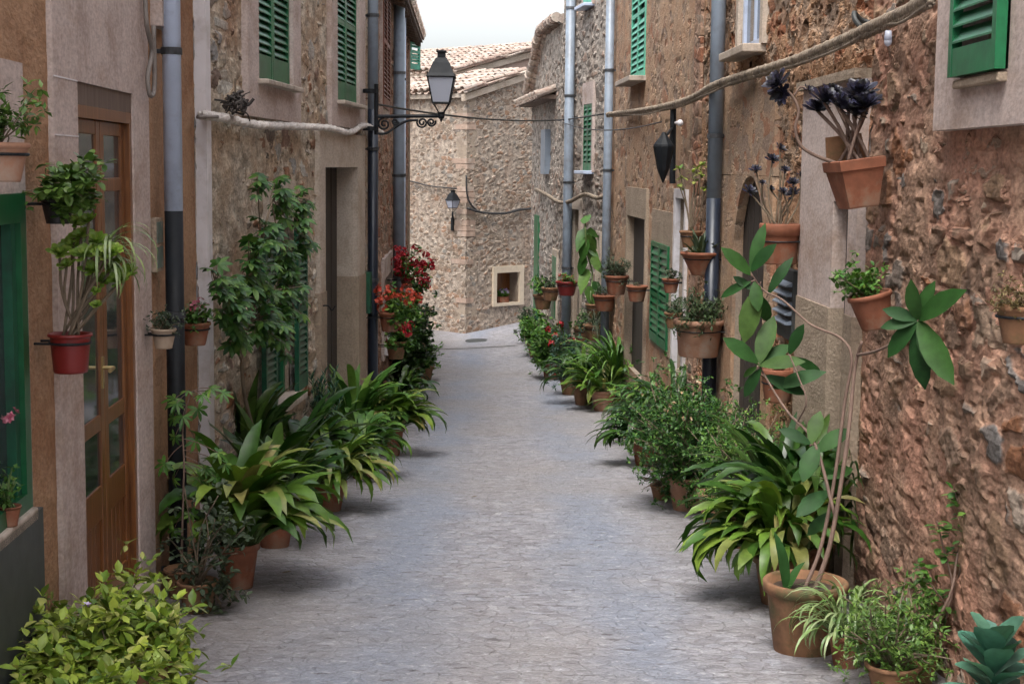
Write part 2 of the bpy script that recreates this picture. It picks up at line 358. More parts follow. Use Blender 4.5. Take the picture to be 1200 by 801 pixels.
# ------------------------------------------------------------------ facades
UP = Vector((0,0,1))
class Facade:
    def __init__(s, p0, p1, side, k=K):
        s.p0 = Vector((p0[0], p0[1]*k, 0)); s.p1 = Vector((p1[0], p1[1]*k, 0)); d = s.p1-s.p0; s.L = d.length; s.d = d.normalized()
        s.n = Vector((s.d.y, -s.d.x, 0))*(1 if side == 'L' else -1)     # towards the street
    def pt(s, a, z, o=0.): return s.p0+s.d*a+s.n*o+UP*z
    def hit(s, px, py, o=0.):
        r = ray(px, py); q = s.p0+s.n*o; t = (q-EYE).dot(s.n)/r.dot(s.n); p = EYE+r*t
        return (p-s.p0).dot(s.d), p.z
    def at(s, px, py, o=0.):
        a, z = s.hit(px, py, o); return s.pt(a, z, o)
    def box(s, mb, a0, a1, z0, z1, o0, o1):
        mb.box8([s.pt(a0,z0,o0), s.pt(a1,z0,o0), s.pt(a1,z0,o1), s.pt(a0,z0,o1), s.pt(a0,z1,o0), s.pt(a1,z1,o0), s.pt(a1,z1,o1), s.pt(a0,z1,o1)])
    def bar(s, mb, pts, w, o0, o1):      # slanting strip of width w between two (a,z)
        (a0,z0), (a1,z1) = pts; d = Vector((a1-a0, z1-z0)); nrm = Vector((-d.y, d.x)).normalized()*w/2
        q = [(a0-nrm.x, z0-nrm.y), (a1-nrm.x, z1-nrm.y), (a1+nrm.x, z1+nrm.y), (a0+nrm.x, z0+nrm.y)]
        mb.box8([s.pt(a,z,o0) for a, z in q]+[s.pt(a,z,o1) for a, z in q])
def lines(a, b, step, extra):
    n = max(1, int(round((b-a)/step))); xs = [a+(b-a)*i/n for i in range(n+1)]
    for e in extra:
        if a < e < b:
            j = min(range(len(xs)), key=lambda k: abs(xs[k]-e))
            if 0 < j < len(xs)-1 and abs(xs[j]-e) < step*.6 and xs[j] not in extra: xs[j] = e
            else: xs.append(e); xs.sort()
    return sorted(set(xs))
def wall(F, root, mat, zb, zt, step, holes=(), depth=.28, zfine=None, back=4.0, ztop=None, revmat=None, name='wall', smin=None):
    """front sheet with real openings, reveals going in, body behind; ztop(a) trims the top"""
    mb = MB()
    es = [h[0] for h in holes]+[h[1] for h in holes]; ez = [h[2] for h in holes]+[h[3] for h in holes]
    S = lines(0, F.L, step, es)
    zf = zfine if zfine else zt
    Z = lines(zb, min(zf, zt), step, ez)
    if zf < zt: Z = Z+lines(zf, zt, step*4, [])[1:]
    zc = (zb+zt)/2
    def P(a, z):
        if ztop and z > zc: z = zc+(z-zc)*(ztop(a)-zc)/(zt-zc)
        return F.pt(a, z, 0)
    idx = {}; vs = []; fs = []
    def vi(i, j):
        if (i, j) not in idx: idx[(i, j)] = len(vs); vs.append(P(S[i], Z[j]))
        return idx[(i, j)]
    for i in range(len(S)-1):
        am = (S[i]+S[i+1])/2
        for j in range(len(Z)-1):
            zm = (Z[j]+Z[j+1])/2
            if any(h[0] < am < h[1] and h[2] < zm < h[3] for h in holes): continue
            q = (vi(i,j), vi(i+1,j), vi(i+1,j+1), vi(i,j+1))
            fs.append(q)
    nn = (Vector(vs[fs[0][1]])-vs[fs[0][0]]).cross(Vector(vs[fs[0][3]])-vs[fs[0][0]])
    if nn.dot(F.n) < 0: fs = [f[::-1] for f in fs]
    mb.add(vs, fs)
    T = ztop if ztop else (lambda a: zt)
    e = -.012
    mb.cm = 1
    # body behind the sheet: two ends, back, top
    a0, a1 = 0, F.L
    mb.add([F.pt(a0,zb,e), F.pt(a0,zb,-back), F.pt(a0,T(a0),-back), F.pt(a0,T(a0),e)], [(0,1,2,3)])
    mb.add([F.pt(a1,zb,e), F.pt(a1,zb,-back), F.pt(a1,T(a1),-back), F.pt(a1,T(a1),e)], [(0,1,2,3)])
    mb.add([F.pt(a0,zb,-back), F.pt(a1,zb,-back), F.pt(a1,T(a1),-back), F.pt(a0,T(a0),-back)], [(0,1,2,3)])
    nseg = 6
    for k in range(nseg):
        b0, b1 = F.L*k/nseg, F.L*(k+1)/nseg
        mb.add([F.pt(b0,T(b0)-.002,0), F.pt(b1,T(b1)-.002,0), F.pt(b1,T(b1),-back), F.pt(b0,T(b0),-back)], [(0,1,2,3)])
    for h in holes:
        d = h[4] if len(h) > 4 else depth
        s0,s1,z0,z1 = h[:4]; o = .0
        mb.add([F.pt(s0,z0,o), F.pt(s0,z1,o), F.pt(s0,z1,-d), F.pt(s0,z0,-d)], [(0,1,2,3)])
        mb.add([F.pt(s1,z0,o), F.pt(s1,z1,o), F.pt(s1,z1,-d), F.pt(s1,z0,-d)], [(0,1,2,3)])
        mb.add([F.pt(s0,z1,o), F.pt(s1,z1,o), F.pt(s1,z1,-d), F.pt(s0,z1,-d)], [(0,1,2,3)])
        mb.add([F.pt(s0,z0,o), F.pt(s1,z0,o), F.pt(s1,z0,-d), F.pt(s0,z0,-d)], [(0,1,2,3)])
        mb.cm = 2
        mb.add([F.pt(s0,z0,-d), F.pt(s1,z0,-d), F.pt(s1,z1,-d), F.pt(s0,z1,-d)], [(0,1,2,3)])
        mb.cm = 1
    return mb.build(name, [mat, revmat or M['reveal'], M['dark']], root)
def surround(F, root, s0, s1, z0, z1, w, mat, proud=.03, bottom=True, wl=None, wr=None, wt=None, wb=None, name='surround'):
    wl = w if wl is None else wl; wr = w if wr is None else wr; wt = w if wt is None else wt; wb = w if wb is None else wb
    mb = MB(); i = -.03
    zb = z0-wb if bottom else z0
    F.box(mb, s0-wl, s0, zb, z1+wt, i, proud); F.box(mb, s1, s1+wr, zb, z1+wt, i, proud)
    F.box(mb, s0, s1, z1, z1+wt, i, proud)
    if bottom: F.box(mb, s0, s1, zb, z0, i, proud)
    return mb.build(name, mat, root)
def louvre(F, root, s0, s1, z0, z1, o, mat, name='shutter', panel=.12, slat=.05, th=.035, mid=True, fold=None):
    """a louvred leaf; fold = (hinge_s, angle) swings it out from the wall"""
    mb = MB(); st = .05 if s1-s0 > .3 else .035
    def B(a0,a1,b0,b1,c0,c1): F.box(mb, a0,a1,b0,b1,c0,c1)
    B(s0, s0+st, z0, z1, o, o+th); B(s1-st, s1, z0, z1, o, o+th)
    B(s0+st, s1-st, z0, z0+panel, o+.002, o+th-.002); B(s0+st, s1-st, z1-st, z1, o+.002, o+th-.002)
    zm = z0+(z1-z0)*.48
    if mid: B(s0+st, s1-st, zm-.025, zm+.025, o+.002, o+th-.002)
    z = z0+panel+slat*.3
    while z < z1-st-slat*.5:
        if not (mid and zm-.025-slat*.9 < z < zm+.02):
            p = [F.pt(s0+st, z, o+th), F.pt(s1-st, z, o+th), F.pt(s1-st, z+slat*.85, o+.004), F.pt(s0+st, z+slat*.85, o+.004)]
            q = [v+UP*.008 for v in p]
            mb.box8(p+q)
        z += slat
    if fold:
        hs, ang = fold; hp = F.pt(hs, 0, o+th/2); mt = Matrix.Translation(hp) @ Matrix.Rotation(ang, 4, 'Z') @ Matrix.Translation(-hp)
        mb.v = [tuple(mt @ Vector(v)) for v in mb.v]
    return mb.build(name, mat, root)
def sill(F, root, s0, s1, z, mat, out=.09, th=.05, ext=.05, name='sill'):
    mb = MB(); F.box(mb, s0-ext, s1+ext, z-th, z, -.05, out); o = mb.build(name, mat, root)
    bv = o.modifiers.new('b', 'BEVEL'); bv.width = .008; bv.segments = 2; return o
def window_in(F, root, s0, s1, z0, z1, o, fmat, bars_v=1, bars_h=1, fw=.05, name='window'):
    mb = MB(); F.box(mb, s0, s0+fw, z0, z1, o, o+.05); F.box(mb, s1-fw, s1, z0, z1, o, o+.05)
    F.box(mb, s0+fw, s1-fw, z0, z0+fw, o, o+.05); F.box(mb, s0+fw, s1-fw, z1-fw, z1, o, o+.05)
    for k in range(1, bars_v+1):
        c = s0+(s1-s0)*k/(bars_v+1); F.box(mb, c-.02, c+.02, z0+fw, z1-fw, o+.005, o+.045)
    w = mb.build(name, fmat, root)
    if bars_h:
        mb2 = MB()
        for k in range(1, bars_h+1):
            c = z0+(z1-z0)*k/(bars_h+1); F.box(mb2, s0+fw, s1-fw, c-.015, c+.015, o+.01, o+.04)
        mb2.build('glazing_bar', fmat, w)
    g = MB(); F.box(g, s0+fw, s1-fw, z0+fw, z1-fw, o+.018, o+.026); g.build('pane', M['glass'], w)
    return w
def pipe(F, root, a, o, segs, r, name='downpipe'):
    """segs: list of (z0,z1,mat); brackets every 1.3 m"""
    mb = MB(); mats = []
    for (z0, z1, m) in segs:
        if m not in mats: mats.append(m)
        mb.cm = mats.index(m); mb.tube([F.pt(a, z0, o), F.pt(a, z1, o)], r, 16, True)
    p = mb.build(name, mats, root, True)
    zlo = min(s[0] for s in segs); zhi = max(s[1] for s in segs); b = MB(); z = zlo+.7
    while z < zhi:
        b.tube([F.pt(a, z, o), F.pt(a, z+.035, o)], r*1.14, 16, True)
        F.box(b, a-.012, a+.012, z+.006, z+.028, -.01, o)
        z += 1.35
        b.build('pipe_bracket', M['bracket'], p)
    return p
def path_smooth(pts, n):
    pts = [Vector(p) for p in pts]; out = []
    P = [pts[0]*2-pts[1]]+pts+[pts[-1]*2-pts[-2]]
    for i in range(1, len(P)-2):
        for k in range(n):
            t = k/n; p0,p1,p2,p3 = P[i-1],P[i],P[i+1],P[i+2]
            out.append(.5*((2*p1)+(-p0+p2)*t+(2*p0-5*p1+4*p2-p3)*t*t+(-p0+3*p1-3*p2+p3)*t**3))
    out.append(pts[-1]); return out
def rope(mb, pts, r, pitch=.16, strands=3, seg=.02, rough=.0, rnd=None):
    P = path_smooth(pts, 14); L = [0]
    for i in range(1, len(P)): L.append(L[-1]+(P[i]-P[i-1]).length)
    n = int(L[-1]/seg); Q = []; j = 0
    for k in range(n+1):
        d = L[-1]*k/n
        while j < len(L)-2 and L[j+1] < d: j += 1
        t = (d-L[j])/max(1e-9, L[j+1]-L[j]); Q.append(P[j].lerp(P[j+1], t))
    for s_ in range(strands):
        path = []
        for k, q in enumerate(Q):
            t = (Q[min(n, k+1)]-Q[max(0, k-1)]).normalized(); a = t.cross(UP).normalized(); b = a.cross(t)
            w = 2*PI*(L[-1]*k/n)/pitch+2*PI*s_/strands
            rr = r*.72*(1+.3*mnoise.noise(q*7+Vector((s_*9,0,0))))
            path.append(q+(a*math.cos(w)+b*math.sin(w))*rr)
        mb.tube(path, [r*.44*(1+.25*mnoise.noise(q*11+Vector((0,s_*5,0)))) for q in Q], 6)
def tiles(mb, o, du, dv, nu, nv, w=.2, l=.38, rnd=random, jit=.02):
    """rows of barrel tiles: o = eave corner, du along the eave, dv up the slope (unit)"""
    nrm = du.cross(dv).normalized()
    if nrm.z < 0: nrm = -nrm
    for i in range(nu):
        for kind in (0, 1):
            for j in range(nv):
                c = o+du*(w*(i+.5*(kind)))+dv*(l*j*.8)
                r0, r1 = (w*.34, w*.28)
                ju = rnd.uniform(-jit, jit); jn = rnd.uniform(0, jit*.6)
                vs = []; n = 6
                for (t, r) in ((0, r0), (1, r1)):
                    for q in range(n+1):
                        a = PI*q/n
                        h = math.sin(a)*r*.8 if kind else -math.sin(a)*r*.5+.01
                        vs.append(c+du*(math.cos(a)*r+ju)+dv*(l*t)+nrm*(h+(.02*(1-t) if kind else 0)+jn+(.03 if kind else .0)))
                fs = [(q, q+1, n+2+q, n+1+q) for q in range(n)]
                off = [v-nrm*.012 for v in vs]; m_ = len(vs)
                fs += [tuple(m_+x for x in f[::-1]) for f in fs[:n]]
                fs += [(q, m_+q, m_+q+1, q+1) for q in range(n)]
                mb.add(vs+off, fs)
# ------------------------------------------------------------------ ground
def build_ground():
    def axis(a, b, fine0, fine1, sf, sc):
        xs = []; x = a
        while x < b-1e-6:
            xs.append(x); x += sf if fine0 <= x < fine1 else sc
        xs.append(b); return xs
    X = axis(-60, 60, -4, 4, .25, 4); Y = axis(-30, 300, 0, 45, .25, 6)
    mb = MB(); vs = [(x, y, ground_z(x, y)) for y in Y for x in X]; w = len(X)
    mb.add(vs, [(j*w+i, j*w+i+1, (j+1)*w+i+1, (j+1)*w+i) for j in range(len(Y)-1) for i in range(w-1)])
    o = mb.build('street', M['cobble'], None, True); tag(o, 'grey cobbled lane running downhill between the houses', 'street', kind='structure')
build_ground()
def rr(F, xa, ya, xb, yb, o=0.):
    """opening from its top corner pixel (xa,ya) and its bottom corner pixel (xb,yb)"""
    a0, z1 = F.hit(xa, ya, o); a1, z0 = F.hit(xb, yb, o)
    return min(a0,a1), max(a0,a1), z0, z1
def house(F, label):
    p = F.pt(F.L/2, 0, 0); return empty('terraced_house', (p.x, p.y, ground_z(p.x, p.y)), label, 'house', 'houses lining the lane')
ZT = 5.2
# ================================================================== left, near rendered house
L1 = Facade((-1.583, 1.5), (-1.9, 6.97), 'L')
hL1 = house(L1, 'smooth beige rendered house with the glazed wooden door and green framed window')
d0, d1, dz0, dz1 = rr(L1, 84, 95, 160, 680)
dz0 = L1.hit(160, 680)[1]
g0, g1, gz0, gz1 = rr(L1, -60, 190, 20, 596)
gz1 = L1.hit(20, 226)[1]; gz0 = L1.hit(20, 600)[1]; g1 = L1.hit(24, 400)[0]; g0 = g1-1.1
wall(L1, hL1, M['render_left'], -1.6, ZT, .03, [(d0, d1, dz0, dz1, .09), (g0, g1, gz0, gz1, .07)], zfine=3.2)
def door_frame_L1():
    t0 = L1.hit(60, 300)[0]; t1 = L1.hit(172, 300)[0]; zt = dz1
    mb = MB()
    L1.box(mb, t0, d0, dz0-.5, zt, -.03, .022); L1.box(mb, d1, t1, dz0-.5, zt, -.03, .022); L1.box(mb, t0, t1, zt, ZT-.3, -.03, .022)
    s = mb.build('surround', M['render_smooth'], hL1)
    b = MB(); L1.box(b, d0, d1, dz1-.09, dz1, -.08, .012); b.build('lintel', M['wood_old'], hL1)
    # joints of the trim
    for py in (90, 158, 300):
        j = MB(); z = L1.hit(62, py)[1]; L1.box(j, t0+.004, d0-.002, z-.003, z+.003, .02, .0245); j.build('joint', M['pipe_white'], s)
    th = MB(); L1.box(th, d0-.08, d1+.08, dz0-.25, dz0, -.16, .10); th.build('doorstep', M['sill'], hL1)
    # door
    o = -.035; top = dz1-.09; mid = (d0+d1)/2
    fr = MB(); L1.box(fr, d0, d0+.035, dz0, top, -.075, .012); L1.box(fr, d1-.05, d1, dz0, top, -.075, .012)
    L1.box(fr, d0+.035, d1-.05, top-.05, top, -.075, .012)
    f = fr.build('door_frame', M['wood'], hL1)
    zA = L1.hit(140, 216)[1]; zB = L1.hit(140, 482)[1]; zC = L1.hit(140, 566)[1]
    for k, (a, b_) in enumerate(((d0+.037, mid-.002), (mid+.002, d1-.052))):
        mb = MB(); st = .075
        zt_ = top-.052
        L1.box(mb, a, a+st, dz0, zt_, o-.02, o+.02); L1.box(mb, b_-st, b_, dz0, zt_, o-.02, o+.02)
        m0, m1 = a+st, b_-st
        L1.box(mb, m0, m1, zt_-.06, zt_, o-.018, o+.018)
        L1.box(mb, m0, m1, zA-.03, zA+.03, o-.018, o+.018); L1.box(mb, m0, m1, zB-.035, zB+.035, o-.018, o+.018)
        L1.box(mb, m0, m1, zC-.1, zC+.05, o-.018, o+.018); L1.box(mb, m0, m1, dz0, dz0+.14, o-.018, o+.018)
        n = 4
        for q in range(n):
            L1.box(mb, m0+(m1-m0)*q/n+.003, m0+(m1-m0)*(q+1)/n-.003, dz0+.14, zC-.1, o-.012, o+.006)
        d = mb.build('door', M['wood'], hL1)
        bv = d.modifiers.new('b', 'BEVEL'); bv.width = .004; bv.segments = 2
        g = MB()
        for (q0, q1) in ((zC+.05, zB-.035), (zB+.035, zA-.03), (zA+.03, zt_-.06)): L1.box(g, m0, m1, q0, q1, o+.004, o+.010)
        g.build('pane', M['glass'], d)
        if k == 0:
            h = MB(); hz = L1.hit(122, 432)[1]; hs = b_-.035
            L1.box(h, hs-.016, hs+.016, hz-.09, hz+.05, o+.02, o+.026); h.tube([L1.pt(hs, hz, o+.02), L1.pt(hs, hz, o+.07), L1.pt(hs-.1, hz, o+.075)], .009)
            h.build('handle', M['brass'], d)
M['brass'] = flat('worn_brass', (.55,.42,.20), .3, .1, 20, .1, metal=1.)
door_frame_L1()
M['green_window'] = flat('deep_green_gloss_paint', (.008,.085,.03), .35, .25, 14, .25)
def window_L1():
    mb = MB(); w = .07; o0, o1 = -.04, .03
    L1.box(mb, g1-w, g1, gz0, gz1, o0, o1); L1.box(mb, g0, g0+w, gz0, gz1, o0, o1); L1.box(mb, g0+w, g1-w, gz1-.1, gz1, o0, o1); L1.box(mb, g0+w, g1-w, gz0, gz0+.06, o0, o1)
    f = mb.build('window', M['green_window'], hL1)
    b = MB(); c = (g0+g1)/2; L1.box(b, c-.05, c+.05, gz0+.06, gz1-.1, -.035, .01)
    L1.box(b, g0+w, g0+w+.05, gz0+.06, gz1-.1, -.035, .01); L1.box(b, g1-w-.05, g1-w, gz0+.06, gz1-.1, -.035, .01); b.build('sash', M['green_dark'], f)
    g = MB(); L1.box(g, g0+w, g1-w, gz0+.06, gz1-.1, -.03, -.023); g.build('pane', M['glass'], f)
    sill(L1, hL1, g0, g1, gz0, M['sill'], .05, .05, .0)
    tr = MB(); L1.box(tr, g1, g1+.07, gz0-.05, gz1+.45, -.02, .012); L1.box(tr, g0-.07, g1, gz1, gz1+.45, -.02, .012); tr.build('surround', M['render_smooth'], hL1)
window_L1()
# ================================================================== left, rubble house with the two tall shuttered windows
L2 = Facade((-1.9, 6.97), (-1.51, 12.6), 'L')
hL2 = house(L2, 'rubble stone house on the left with two tall green shuttered windows above a white rope')
def RZ(F, xa, xb, yt, yb, h=None):
    """a0,a1,z0,z1 from pixel columns at the mid row; z0 at far bottom pixel; h overrides the height"""
    ym = min(max((yt+yb)/2, 0), 800)
    a0, a1 = sorted((F.hit(xa, ym)[0], F.hit(xb, ym)[0]))
    z0 = F.hit((xa+xb)/2, yb)[1]; z1 = z0+h if h else F.hit((xa+xb)/2, yt)[1]
    return a0, a1, z0, z1
w1 = RZ(L2, 296, 337, 0, 97, 1.5); w2 = RZ(L2, 390, 416, 0, 120, 1.5)
dL2 = RZ(L2, 376, 414, 196, 560); dL2 = (dL2[0], dL2[1], L2.hit(395, 500)[1]-.25, L2.hit(395, 196)[1])
lw = RZ(L2, 313, 338, 262, 468)
wall(L2, hL2, M['stone_left'], -2.2, ZT, .028, [(*w1, .12), (*w2, .12), (*dL2, .2), (*lw, .12)], zfine=3.6)
for w_, x0, x1, yb in ((w1, 283, 346, 140), (w2, 383, 423, 150)):
    wl = w_[0]-L2.hit(x0, 60)[0]; wr = L2.hit(x1, 60)[0]-w_[1]; wb = w_[2]-L2.hit((x0+x1)/2, yb)[1]
    surround(L2, hL2, *w_, .1, M['render_smooth'], .045, wl=wl, wr=wr, wb=wb, wt=.2)
    fr = MB(); L2.box(fr, w_[0], w_[1], w_[2], w_[3], -.11, -.1); f = fr.build('window', M['green_dark'], hL2)
    c = (w_[0]+w_[1])/2; zz = w_[2]+.012
    louvre(L2, f, w_[0]+.004, c-.003, zz, w_[3]-.01, -.02, M['green'], panel=.17, slat=.055)
    louvre(L2, f, c+.003, w_[1]-.004, zz, w_[3]-.01, -.02, M['green'], panel=.17, slat=.055)
    sill(L2, hL2, w_[0], w_[1], w_[2]-.004, M['sill'], .12, .035, .04)
def doorway_L2():
    a0, a1, z0, z1 = dL2; x0 = L2.hit(369, 300)[0]; x1 = L2.hit(423, 300)[0]; zt = L2.hit(395, 156)[1]; zl = L2.hit(400, 330)[1]
    mb = MB(); L2.box(mb, x0, a0, zl, z1, -.03, .045); L2.box(mb, a1, x1, zl, z1, -.03, .045); L2.box(mb, x0, x1, z1, zt, -.03, .045)
    s = mb.build('surround', M['render_pale'], hL2)
    b = MB(); L2.box(b, x0, a0, z0-.2, zl, -.03, .055); b.build('base_render', M['render_low'], s); b = MB(); L2.box(b, a1, x1, z0-.2, zl, -.03, .055); b.build('base_render', M['render_low'], s)
    # inner reveal skin: pale above, rough below
    r = MB(); L2.box(r, a1-.02, a1+.02, zl, z1-.001, -.19, .0); r.build('reveal', M['render_pale'], s)
    r = MB(); L2.box(r, a1-.026, a1+.02, z0, zl, -.19, .0); r.build('base_render', M['render_low'], s)
    d = MB(); L2.box(d, a0, a1, z0, z1, -.19, -.16)
    for q in range(1, 5): c = a0+(a1-a0)*q/5; L2.box(d, c-.006, c+.006, z0, z1, -.16, -.152)
    d.build('door', M['wood_dark'], hL2)
    p = MB(); L2.box(p, a0, a0+.04, z0, z1, -.15, -.10); p.build('door_frame', M['pipe_pale'], hL2)
    h = MB(); hs = L2.hit(371, 358); h.tube(path_smooth([L2.pt(hs[0], hs[1], .04), L2.pt(hs[0], hs[1], .1), L2.pt(hs[0]+.02, hs[1]-.04, .13), L2.pt(hs[0]+.02, hs[1]+.0, .16)], 4), .007, 6); h.build('hook', M['black'], hL2)
    st = MB(); L2.box(st, x0, x1, z0-.4, z0, -.1, .2); st.build('doorstep', M['sill'], hL2)
doorway_L2()
def low_window_L2():
    a0, a1, z0, z1 = lw; x0 = L2.hit(300, 240)[0]
    mb = MB(); L2.box(mb, a0-.12, a1+.12, z1, z1+.32, -.03, .03); mb.build('surround', M['render_pale'], hL2)
    w = window_in(L2, hL2, a0, a1, z0, z1, -.08, M['green'], 1, 2, .06)
    s = (a1-a0)*.5
    louvre(L2, w, a0-s-.01, a0-.01, z0, z1, .045, M['green_dark'], panel=.12, slat=.05)
    louvre(L2, w, a1+.01, a1+s+.01, z0, z1, .045, M['green_dark'], panel=.12, slat=.05)
    sill(L2, hL2, a0, a1, z0, M['sill'], .14, .05, .06)
low_window_L2()
mb = MB(); ms = RZ(L2, 423.5, 429.5, 318, 365); L2.box(mb, ms[0], ms[1], ms[2], ms[3], -.02, .09); mb.build('meter_box', M['green_dark'], hL2)
a = L2.hit(222, 200)[0]; mb = MB(); a0 = .02; a1 = .13; L2.box(mb, a0, a1, -1.2, 4.6, -.03, .07); mb.build('duct', M['pipe_white'], hL2)
# downpipe at the joint of the two houses
def zat(F, px, py, o=0): return F.hit(px, py, o)[1]
zj = zat(L1, 204, 247, .09)
pipe(L1, hL1, L1.hit(203, 200, .09)[0], .09, [(-1.2, zj, M['black']), (zj, 4.9, M['pipe_pale'])], .048)
aj = L2.hit(437, 200, .09)[0]
pipe(L2, hL2, aj, .09, [(-1.6, zat(L2, 436, 130), M['black_blue']), (zat(L2, 436, 130), 4.9, M['pipe_grey'])], .055)
# ================================================================== left, far house
L3 = Facade((-1.51, 12.6), (-1.82, 20.2), 'L')
hL3 = house(L3, 'narrow red rubble house with tiled eave and oxblood shutters behind the big street lantern')
u3 = RZ(L3, 444.5, 452.5, 0, 128, 1.6); l3 = RZ(L3, 447, 456, 322, 400); d3 = RZ(L3, 461, 470, 262, 440)
wall(L3, hL3, M['stone_left_far'], -2.4, 4.12, .045, [(*u3, .12), (*l3, .15), (*d3, .3)])
surround(L3, hL3, *u3, .09, M['render_smooth'], .04)
fr = MB(); L3.box(fr, u3[0], u3[1], u3[2], u3[3], -.11, -.1); f = fr.build('window', M['green_dark'], hL3)
c = (u3[0]+u3[1])/2
louvre(L3, f, u3[0]+.004, c-.003, u3[2], u3[3], .02, M['brown_paint'], panel=.12); louvre(L3, f, c+.003, u3[1]-.004, u3[2], u3[3], .02, M['brown_paint'], panel=.12)
surround(L3, hL3, *l3, .12, M['render_smooth'], .04, wt=.25); window_in(L3, hL3, *l3, -.1, M['pipe_white'], 1, 1, .05); sill(L3, hL3, l3[0], l3[1], l3[2], M['pipe_white'], .16, .06, .06)
surround(L3, hL3, *d3, .12, M['render_low'], .03, bottom=False)
mb = MB(); L3.box(mb, d3[0], d3[1], d3[2], d3[3], -.25, -.2); mb.build('door', M['pipe_pale'], hL3)
a = L3.hit(466.5, 200, .09)[0]; zk = zat(L3, 466, 345)
pipe(L3, hL3, a, .10, [(-1.9, zk, M['black_blue']), (zk, 4.1, M['pipe_grey'])], .075)
a = L3.hit(472, 200, .09)[0]; pipe(L3, hL3, a, .08, [(-1.9, 4.1, M['pipe_pale'])], .05)
mb = MB(); L3.box(mb, L3.L-.35, L3.L+.0, -2.2, 4.1, -.02, .03); mb.build('corner_render', M['render_low'], hL3)
mt0 = L3.hit(481, 60)[0]
sh = louvre(L3, hL3, L3.L-.02, L3.L+.4, zat(L3, 482, 86), zat(L3, 482, 44), .0, M['green_mint'], panel=.1, fold=(L3.L-.02, R(-22)))
def eave(F, root, a0, a1, z, out, inn, slope=.27, rnd=random.Random(3), mat=None):
    """tiled roof strip rising away from the street, with rafters and boards below"""
    dv = (-F.n+UP*slope).normalized(); n = int((a1-a0)/.2)+1; nv = int((out+inn)/.304)+1
    mb = MB(); tiles(mb, F.pt(a0, z+.07, out), F.d, dv, n, nv, rnd=rnd); r = mb.build('roof', M['tile'], root)
    b = MB(); b.box8([F.pt(a0, z, out-.03), F.pt(a1, z, out-.03), F.pt(a1, z+slope*(out+inn), -inn), F.pt(a0, z+slope*(out+inn), -inn)]+[F.pt(a0, z+.03, out-.03), F.pt(a1, z+.03, out-.03), F.pt(a1, z+.03+slope*(out+inn), -inn), F.pt(a0, z+.03+slope*(out+inn), -inn)])
    k = a0+.1
    while k < a1:
        b.box8([F.pt(k,z-.07,out-.06), F.pt(k+.07,z-.07,out-.06), F.pt(k+.07,z-.07+slope*out,-.02), F.pt(k,z-.07+slope*out,-.02), F.pt(k,z-.002,out-.06), F.pt(k+.07,z-.002,out-.06), F.pt(k+.07,z-.002+slope*out,-.02), F.pt(k,z-.002+slope*out,-.02)]); k += .5
    b.build('rafters', M['wood_old'], r)
eave(L3, hL3, .1, L3.L+.3, zat(L3, 488, 36, .2), .26, 3.5)
# ================================================================== right, near pink rubble house
R1 = Facade((1.85, 1.5), (1.85, 6.1), 'R')
hR1 = house(R1, 'rough pink rubble house nearest on the right with a bright green shutter')
q = R1.hit(1173, 82, .1)[0]; q1 = R1.hit(1118, 88, .1)[0]; zb = R1.hit(1145, 86, .1)[1]; wR1 = (q, q1, zb, zb+1.3)
wall(R1, hR1, M['stone_near'], -1.4, ZT, .022, [(*wR1, .12)], zfine=2.9)
p0 = R1.hit(1230, 140, .075)[0]; p1 = R1.hit(1093, 150, .075)[0]; zpb = R1.hit(1110, 152, .075)[1]
surround(R1, hR1, *wR1, .1, M['render_smooth'], .075, wl=max(.1, wR1[0]-p0+.25), wr=p1-wR1[1], wb=wR1[2]-zpb, wt=.3)
fr = MB(); R1.box(fr, wR1[0], wR1[1], wR1[2], wR1[3], -.11, -.1); f = fr.build('window', M['green_dark'], hR1)
louvre(R1, f, wR1[0], wR1[1]+.01, wR1[2], wR1[3], .085, M['green'], panel=.11, slat=.062, th=.04, mid=False)
sill(R1, hR1, wR1[0], wR1[1], wR1[2]-.01, M['render_low'], .11, .035, -.005)
